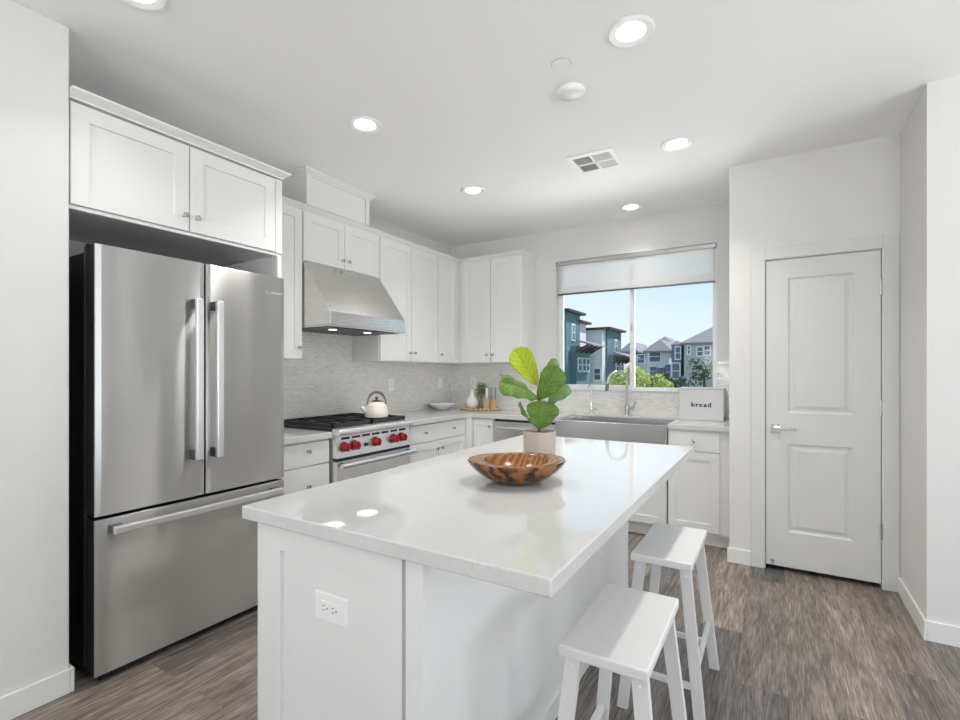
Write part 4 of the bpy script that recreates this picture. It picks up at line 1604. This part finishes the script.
# sprig in a glass
gx, gy_ = -2.680, 4.465
t = thing('greenery_sprig', 'dark green leafy sprig in a small glass beside the white vase', 'plant', (gx, gy_, TZ))
obj('glass_jar', lathe(NB(), [(0.0, 0), (0.026, 0), (0.026, 0.075), (0.020, 0.085), (0.018, 0.085), (0.023, 0.073), (0.023, 0.004), (0.0, 0.004)], (gx, gy_, TZ), 24), 'jar_glass', t, smooth=True)
bm = NB()
for k in range(5):
    tube(bm, [(gx, gy_, TZ + 0.01), (gx + random.uniform(-0.01, 0.01), gy_, TZ + 0.09), (gx + random.uniform(-0.04, 0.04), gy_ + random.uniform(-0.03, 0.03), TZ + 0.19)], 0.0015, 6)
obj('stems', bm, 'stem', t)
bm = NB()
for k in range(230):
    c = Vector((gx, gy_, TZ + 0.195))
    v = Vector((random.gauss(0, 1), random.gauss(0, 1), random.gauss(0, 1))).normalized()
    p = c + Vector((v.x * 0.068, v.y * 0.058, v.z * 0.088)) * random.uniform(0.45, 1.05)
    a = Vector((random.gauss(0, 1), random.gauss(0, 1), random.gauss(0, 1))).normalized()
    s2 = a.cross(v).normalized() * 0.0095
    a = a * 0.011
    vs = [bm.verts.new(p + q) for q in (a, s2, -a, -s2)]
    bm.faces.new(vs)
obj('foliage', bm, 'sprig', t)


def candle(x, y, hh, label, glass):
    t = thing('candle_holder', label, 'candle holder', (x, y, TZ), 'wooden candle holders on the tray')
    bm = NB()
    w_ = 0.036
    prism(bm, [(w_ * math.cos(R(45 * k + 22)), w_ * math.sin(R(45 * k + 22))) for k in range(8)], 0, hh, lambda a, b_, c: (x + a, y + b_, TZ + c))
    obj('wooden_block', bm, 'pine', t, bevel=0.003)
    if glass:
        obj('glass_cylinder', lathe(NB(), [(0.025, 0), (0.026, 0), (0.026, 0.125), (0.024, 0.125), (0.023, 0)], (x, y, TZ + hh), 24, hollow=True), 'jar_glass', t, smooth=True)
    else:
        obj('candle', lathe(NB(), [(0.0, 0), (0.012, 0), (0.011, 0.100), (0.0, 0.103)], (x, y, TZ + hh), 16), 'ceramic', t, smooth=True)


candle(-2.590, 4.420, 0.115, 'pale wooden block with a white candle on the tray, next to the sprig', False)
candle(-2.522, 4.440, 0.095, 'pale wooden block carrying a clear glass cylinder, at the right end of the tray', True)

# bread bin
t = thing('bread_bin', 'white metal bread bin lettered bread on the counter right of the sink', 'bread bin', (-0.52, 4.47, CT1))
b0, b1, by0, by1, bz1 = -0.692, -0.352, 4.385, 4.585, 1.172
obj('box', box(b0, b1, by0, by1, CT1 + 0.0005, bz1), 'bin', t, bevel=0.006)
obj('lid', box(b0 - 0.003, b1 + 0.003, by0 - 0.003, by1 + 0.003, bz1, bz1 + 0.012), 'bin', t, bevel=0.004)


def slab_text(bm, word, x, z, h, f, depth):
    """heavy slab-serif lower-case letters built from bars and rings"""
    u = h / 7.0
    st = 1.5 * u

    def bar(a0, c0, a1, c1):
        rings(bm, x + a0 * u, x + a1 * u, z + c0 * u, z + c1 * u, [(0, 0), (0, depth)], f)

    def ring(ca, cc, r, a_from=0, a_to=360, ry=None):
        ry = ry or r
        n_ = 20
        pts_o, pts_i = [], []
        for k in range(n_ + 1):
            a = R(a_from + (a_to - a_from) * k / n_)
            pts_o.append((ca + (r) * math.cos(a), cc + (ry) * math.sin(a)))
            pts_i.append((ca + (r - 1.65) * math.cos(a), cc + (ry - 1.0) * math.sin(a)))
        for k in range(n_):
            q = [pts_o[k], pts_o[k + 1], pts_i[k + 1], pts_i[k]]
            vf = [bm.verts.new(f(x + a * u, z + c * u, depth)) for a, c in q]
            bm.faces.new(vf)
    for ch in word:
        if ch == 'b':
            bar(0.6, 0, 2.0, 7); bar(0, 6.3, 1.3, 7); ring(3.1, 2.3, 2.4); adv = 6.3
        elif ch == 'r':
            bar(0.6, 0, 2.0, 4.6); bar(0, 3.9, 1.3, 4.6); bar(0, 0, 2.9, 0.7); bar(2.0, 3.2, 3.4, 4.6); bar(3.2, 2.9, 4.3, 4.3); adv = 5.0
        elif ch == 'e':
            ring(2.5, 2.3, 2.4, 20, 330); bar(0.9, 2.0, 4.7, 2.7); adv = 5.7
        elif ch == 'a':
            ring(2.0, 1.5, 1.9, 0, 360, 1.6); bar(3.0, 0, 4.4, 3.6); bar(3.6, 0, 5.1, 0.7); ring(2.4, 2.6, 2.0, 0, 150, 2.0); adv = 5.7
        elif ch == 'd':
            bar(3.4, 0, 4.8, 7); bar(2.7, 6.3, 4.0, 7); bar(4.2, 0, 5.5, 0.7); ring(2.5, 2.3, 2.4); adv = 5.8
        x += adv * u
    return bm


ff = fmap('Y', by0)
obj('lettering', slab_text(NB(), 'bread', -0.5985, 1.026, 0.039, ff, 0.0008), 'letter_black', t)

# ------------------------------------------------------------------ roller shade
t = thing('roller_shade', 'pale grey roller shade pulled a quarter down over the window', 'roller shade', (-1.156, 4.62, 2.09))
sx0, sx1 = WX0 + 0.012, WX1 - 0.012
obj('cassette', box(sx0 - 0.008, sx1 + 0.008, 4.603, 4.650, 2.380, 2.418), 'satin', t, bevel=0.004)
obj('fabric', box(sx0 + 0.004, sx1 - 0.004, 4.625, 4.6262, 2.100, 2.382), 'shade', t)
obj('hem', box(sx0 + 0.004, sx1 - 0.004, 4.6235, 4.6245, 2.100, 2.172), 'hem', t)
obj('bottom_rail', box(sx0, sx1, 4.616, 4.634, 2.083, 2.099), 'gunmetal', t, bevel=0.003)

# ------------------------------------------------------------------ ceiling fixtures
lights = [(-2.016, 2.056, 'recessed light above the range side of the island'),
          (-0.513, 2.064, 'recessed light nearest the camera, largest in view'),
          (-0.521, 3.233, 'recessed light nearest the pantry wall'),
          (-2.022, 3.238, 'recessed light in front of the tall upper cabinets'),
          (-1.063, 4.279, 'recessed light in front of the window'),
          (-2.031, 0.890, 'recessed light in front of the refrigerator, cut by the top edge')]
first = None
for x, y, lb in lights:
    if first is None:
        t = thing('recessed_light', lb, 'ceiling light', (x, y, CZ), 'recessed ceiling lights')
        ring_ = obj('trim_ring', lathe(NB(), [(0.060, -0.0005), (0.094, -0.0005), (0.096, -0.005), (0.088, -0.011), (0.060, -0.004)], (x, y, CZ), 40, hollow=True), 'plastic', t, smooth=True)
        lens = obj('lens', lathe(NB(), [(0.0, -0.001), (0.060, -0.001), (0.060, -0.003), (0.0, -0.0035)], (x, y, CZ), 32), 'lens', t, smooth=True)
        ld = bpy.data.lights.new('lamp', 'AREA')
        ld.shape = 'DISK'
        ld.size = 0.13
        ld.energy = 4.2
        ld.spread = R(106)
        ld.color = (1.0, 0.965, 0.91)
        lo_ = bpy.data.objects.new('lamp', ld)
        COL.objects.link(lo_)
        lo_.parent = t
        lo_.location = (0, 0, -0.012)
        first = (t, [ring_, lens, lo_])
    else:
        r_ = first[0].copy()
        COL.objects.link(r_)
        r_.location = (x, y, CZ)
        r_['label'] = lb
        for ch in first[1]:
            c = ch.copy()
            COL.objects.link(c)
            c.parent = r_
            if c.type == 'LIGHT' and (y > 4 or y < 1):      # the two dimmed ones, by the window and by the refrigerator
                c.data = ch.data.copy()
                c.data.energy = ch.data.energy * 0.35

o = obj('smoke_detector', lathe(NB(), [(0.0, -0.001), (0.068, -0.001), (0.070, -0.006), (0.066, -0.022), (0.056, -0.030), (0.0, -0.032)], (-0.879, 2.341, CZ), 36), 'plastic', smooth=True)
tag(o, 'round white smoke detector on the ceiling', 'smoke detector')
o = obj('sprinkler_cover', lathe(NB(), [(0.0, -0.006), (0.043, -0.006), (0.043, -0.003), (0.0, -0.0025)], (-0.844, 2.119, CZ), 32), 'plastic', smooth=True)
tag(o, 'small flat round white sprinkler cover on the ceiling', 'sprinkler cover')
obj('gap_shade_ring', lathe(NB(), [(0.0, -0.0005), (0.0455, -0.0005), (0.0455, -0.0025), (0.0, -0.0025)], (-0.844, 2.119, CZ), 32), 'gap_shade', o)  # darker ring stands in for the shadow gap round the cover

# ceiling register
t = thing('ceiling_vent', 'square white ceiling air vent with four louvred quarters', 'air vent', (-1.035, 3.225, CZ))
vx0, vx1, vy0, vy1 = -1.190, -0.880, 3.070, 3.372
obj('duct', box(vx0 + 0.03, vx1 - 0.03, vy0 + 0.03, vy1 - 0.03, CZ - 0.003, CZ - 0.0005), 'cavity', t)
bm = NB()
zt_, zb_ = CZ - 0.0005, CZ - 0.010
bx(bm, vx0, vx1, vy0, vy0 + 0.032, zb_, zt_)
bx(bm, vx0, vx1, vy1 - 0.032, vy1, zb_, zt_)
bx(bm, vx0, vx0 + 0.032, vy0 + 0.032, vy1 - 0.032, zb_, zt_)
bx(bm, vx1 - 0.032, vx1, vy0 + 0.032, vy1 - 0.032, zb_, zt_)
cxv, cyv = (vx0 + vx1) / 2, (vy0 + vy1) / 2
bx(bm, cxv - 0.008, cxv + 0.008, vy0 + 0.032, vy1 - 0.032, zb_, zt_ - 0.003)
bx(bm, vx0 + 0.032, vx1 - 0.032, cyv - 0.008, cyv + 0.008, zb_, zt_ - 0.003)
obj('frame', bm, 'plastic', t)
for qx in (0, 1):
    for qy in (0, 1):
        xa, xb = (vx0 + 0.034, cxv - 0.010) if qx == 0 else (cxv + 0.010, vx1 - 0.034)
        ya, yb = (vy0 + 0.034, cyv - 0.010) if qy == 0 else (cyv + 0.010, vy1 - 0.034)
        bm = NB()
        tilt = 0.006 if qy == 0 else -0.006
        if (qx + qy) % 2 == 0:
            nn = 9
            for k in range(nn):
                yy = ya + (yb - ya) * (k + 0.5) / nn
                beam(bm, (xa, yy, CZ - 0.007), (xb, yy, CZ - 0.007), 0.0085, 0.0014, (0, 1 if qy else 0.7, 0.7 if qy == 0 else -0.55))
        else:
            nn = 9
            for k in range(nn):
                xx = xa + (xb - xa) * (k + 0.5) / nn
                beam(bm, (xx, ya, CZ - 0.007), (xx, yb, CZ - 0.007), 0.0085, 0.0014, (0.75, 0, 0.6 if qx else -0.6))
        obj('louvre', bm, 'plastic', t)

# ------------------------------------------------------------------ outdoors
GZ = -4.0
struct('ground', box(-140, 120, 6.0, 220, GZ - 0.2, GZ), 'ground')


def house_window(parent, face, p, a, z, w_, h_):
    f = fmap(face, p)
    fr = obj('window', rings(NB(), a - w_ / 2 - 0.12, a + w_ / 2 + 0.12, z - h_ / 2 - 0.12, z + h_ / 2 + 0.12, [(0, 0), (0, 0.07)], f), 'vinyl', parent)
    bm = rings(NB(), a - w_ / 2, a + w_ / 2, z - h_ / 2, z - 0.04, [(0, 0.07), (0, 0.09)], f)
    rings(bm, a - w_ / 2, a + w_ / 2, z + 0.04, z + h_ / 2, [(0, 0.07), (0, 0.09)], f)
    obj('pane', bm, 'housepane', fr)


def awning(parent, x, y0, y1, z, out=1.6):
    bm = NB()
    vs = [(x, z + 0.30), (x + out, z - 0.18), (x + out, z - 0.30), (x, z + 0.15)]
    lo = [bm.verts.new((a, y0, b_)) for a, b_ in vs]
    hi = [bm.verts.new((a, y1, b_)) for a, b_ in vs]
    bm.faces.new(lo); bm.faces.new(hi[::-1])
    for i in range(4):
        j = (i + 1) % 4
        bm.faces.new((lo[i], lo[j], hi[j], hi[i]))
    aw = obj('awning', bm, 'roof', parent)
    nbr = 4
    for k in range(nbr):
        yy = y0 + 0.15 + (y1 - y0 - 0.3) * k / (nbr - 1)
        bm = beam(NB(), (x, yy, z - 0.85), (x + out * 0.75, yy, z - 0.20), 0.2, 0.2, (0, 1, 0))
        obj('bracket', bm, 'darkwood', aw)


def flat_roof(parent, x0, x1, y0, y1, z, t_=0.22, ov=0.45, mt='darkwood', name='roof', rise=0.0):
    bm = NB()
    pts_ = [(x0 - ov, y0 - ov), (x1 + ov, y0 - ov), (x1 + ov, y1 + ov), (x0 - ov, y1 + ov)]
    prism(bm, pts_, z, z + t_)
    return obj(name, bm, mt, parent)


def hip_roof(parent, x0, x1, y0, y1, z, h, ov=0.4, mt='roof'):
    bm = NB()
    X0, X1, Y0_, Y1_ = x0 - ov, x1 + ov, y0 - ov, y1 + ov
    lo = [bm.verts.new(c) for c in ((X0, Y0_, z), (X1, Y0_, z), (X1, Y1_, z), (X0, Y1_, z))]
    up = [bm.verts.new((a, b_, z + 0.2)) for a, b_ in ((X0, Y0_), (X1, Y0_), (X1, Y1_), (X0, Y1_))]
    in_ = min(X1 - X0, Y1_ - Y0_) / 2 * 0.98
    tp = [bm.verts.new((a, b_, z + 0.2 + h)) for a, b_ in ((X0 + in_, Y0_ + in_), (X1 - in_, Y0_ + in_), (X1 - in_, Y1_ - in_), (X0 + in_, Y1_ - in_))]
    bm.faces.new(lo[::-1])
    for A, B in ((lo, up), (up, tp)):
        for i in range(4):
            j = (i + 1) % 4
            bm.faces.new((A[i], A[j], B[j], B[i]))
    bm.faces.new(tp)
    return obj('roof', bm, mt, parent)


# teal and white town house, left
t = thing('town_house', 'tall teal and white town house, nearest on the left beyond the window', 'house', (-18, 44, GZ), 'town houses beyond the window')
obj('wall', box(-24, -16, 41.3, 45.0, GZ, 6.65), 'teal', t)
flat_roof(t, -24, -16, 41.3, 45.0, 6.65)
obj('wall', box(-24, -16.3, 45.0, 47.6, GZ, 6.0), 'stucco_w', t)
flat_roof(t, -24, -16.3, 45.0, 47.6, 6.0)
obj('wall', box(-16, -15.5, 42.6, 46.5, GZ, 3.6), 'teal', t)
house_window(t, 'X', -16, 43.1, 4.9, 0.6, 1.35)
for a in (43.4, 44.6, 45.7):
    house_window(t, 'X', -15.5, a, 1.9, 0.6, 1.1)
house_window(t, 'Y', 41.3, -16.6, 1.8, 0.6, 1.2)
awning(t, -15.5, 42.4, 46.6, 3.9)
# second block
t = thing('town_house', 'teal town house with a flat-roofed white bay, second from the left', 'house', (-18, 52, GZ), 'town houses beyond the window')
obj('wall', box(-20, -14.9, 48.5, 49.6, GZ, 5.5), 'stucco_w', t)
flat_roof(t, -20, -14.9, 48.5, 49.6, 5.5, 0.18, 0.25)
obj('wall', box(-21, -14.7, 49.6, 54.8, GZ, 5.6), 'teal', t)
flat_roof(t, -21, -14.7, 49.6, 54.8, 5.6)
obj('wall', box(-14.9, -14.2, 50.0, 54.0, GZ, 3.0), 'teal', t)
house_window(t, 'X', -14.7, 52.6, 4.0, 0.8, 1.2)
house_window(t, 'X', -14.2, 51.3, 1.8, 0.7, 1.1)
house_window(t, 'X', -14.2, 53.1, 1.8, 0.7, 1.1)
house_window(t, 'Y', 48.5, -15.4, 1.0, 0.6, 1.1)
awning(t, -14.2, 49.8, 54.6, 3.0)
obj('wall', box(-20, -14.4, 54.8, 60, GZ, 2.6), 'stucco_w', t)

# stucco houses, right pane; each front faces the kitchen
def stucco_house(label, x0, x1, y0, y1, ze, h, mt, wins, roofmt='roof'):
    t = thing('stucco_house', label, 'house', ((x0 + x1) / 2, y0, GZ), 'stucco houses beyond the window')
    obj('wall', box(x0, x1, y0, y1, GZ, ze), mt, t)
    hip_roof(t, x0, x1, y0, y1, ze, h, mt=roofmt, ov=0.05 if h < 1 else 0.4)
    for a, z, w_, h_ in wins:
        house_window(t, 'Y', y0, a, z, w_, h_)
    return t


def bYp(u, v, Y):
    kx_, ky_ = -0.5175 + 0.8557 * (u - 480) / 487.5, 0.8557 + 0.5175 * (u - 480) / 487.5
    d = Y / ky_
    return kx_ * d, 1.323 - d * (v - 371) / 487.5


Y = 62.0
xa, _ = bYp(684, 371, Y)
xb, _ = bYp(722, 371, Y)
_, ze = bYp(690, 344.5, Y)
w_a = bYp(700, 351.5, Y)
w_b = bYp(707.3, 350.5, Y)
w_c = bYp(689, 350, Y)
stucco_house('large pale stucco house at the right edge of the view, nearest of the row', xa, xb + 4, Y, Y + 12, ze, 2.7, 'stucco_g',
             [(w_a[0], w_a[1], 0.55, 0.95), (w_b[0], w_b[1], 0.55, 0.95), (w_c[0], w_c[1], 0.2, 0.9)])
Y = 62.8
xa2, _ = bYp(671.5, 371, Y)
_, ze2 = bYp(678, 346, Y)
w_a = bYp(678, 353, Y)
stucco_house('dark grey recessed house wing between the two pale stucco houses', xa2, xa - 0.45, Y, Y + 6, ze2, 0.5, 'stucco_d',
             [(w_a[0], w_a[1], 0.5, 1.4), (bYp(676, 371, Y)[0], bYp(676, 371, Y)[1], 0.8, 1.8)])
Y = 70.0
xc, _ = bYp(646.5, 371, Y)
xd, _ = bYp(671, 371, Y)
_, ze3 = bYp(655, 352.5, Y)
w_a = bYp(655, 356.5, Y)
w_b = bYp(653, 371, Y)
w_c = bYp(661, 372, Y)
stucco_house('pale stucco house in the middle of the right pane', xc, xd - 0.2, Y, Y + 12, ze3, 1.7, 'stucco_w',
             [(w_a[0], w_a[1], 1.4, 1.4), (w_b[0], w_b[1], 0.8, 1.2), (w_c[0], w_c[1] - 0.5, 1.0, 2.2), (bYp(668, 371, Y)[0], 1.2, 0.7, 2.0)])
Y = 78.0
xe, _ = bYp(622, 371, Y)
xf, _ = bYp(646, 371, Y)
_, ze4 = bYp(640, 352.5, Y)
w_a = bYp(641, 359, Y)
stucco_house('grey house farthest left in the right pane, behind the bright tree', xe, xf - 1.5, Y, Y + 12, ze4, 1.6, 'stucco_d', [(w_a[0], w_a[1], 1.0, 1.3)])
Y = 92.0
xe, _ = bYp(652, 371, Y)
xf, _ = bYp(674, 371, Y)
_, ze5 = bYp(660, 347, Y)
stucco_house('far house whose grey roof shows above the middle stucco house', xe, xf, Y, Y + 12, ze5, 1.8, 'stucco_g', [])


def tree(u, v, Y, rad, label, mt, seed, hgt=1.0, n_=900):
    rnd = random.Random(seed)
    x, z = bYp(u, v, Y)
    t = thing('garden_tree', label, 'tree', (x, Y, GZ), 'garden trees outside')
    obj('trunk', tube(NB(), [(x, Y, GZ), (x + 0.1, Y, (GZ + z) / 2), (x, Y, z)], 0.12, 8, [0.16, 0.12, 0.06]), 'bark', t, smooth=True)
    bm = NB()
    blobs = [(Vector((x, Y, z)), rad)] + [(Vector((x + rnd.uniform(-0.7, 0.7) * rad, Y + rnd.uniform(-0.7, 0.7) * rad, z + rnd.uniform(-0.9, 0.8) * rad * hgt)), rad * rnd.uniform(0.45, 0.75)) for _ in range(7)]
    for k in range(n_):
        c, r_ = blobs[k % len(blobs)]
        v_ = Vector((rnd.gauss(0, 1), rnd.gauss(0, 1), rnd.gauss(0, 1))).normalized()
        p = c + v_ * r_ * rnd.uniform(0.6, 1.0)
        a = Vector((rnd.gauss(0, 1), rnd.gauss(0, 1), rnd.gauss(0, 1))).normalized()
        s2 = a.cross(v_).normalized() * rad * 0.09
        a = a * rad * 0.13
        bm.faces.new([bm.verts.new(p + q) for q in (a, s2, -a, -s2)])
    obj('crown', bm, mt, t)


tree(640.5, 380, 30, 0.75, 'bright green tree at the lower left of the right pane', 'foliage', 1)
tree(622, 384, 33, 0.9, 'bright green bush seen through the arch of the faucet', 'foliage', 2)
tree(663, 388, 34, 0.7, 'small green tree in the middle of the right pane', 'foliage', 3)
tree(704, 373, 30, 0.70, 'dark sparse tree in front of the large stucco house', 'foliage_dark', 4, 1.0, 420)
tree(652, 391, 40, 1.3, 'dark low shrub between the two green trees', 'foliage_dark', 5)
tree(675, 392, 42, 1.2, 'dark low shrub left of the large stucco house', 'foliage_dark', 6)
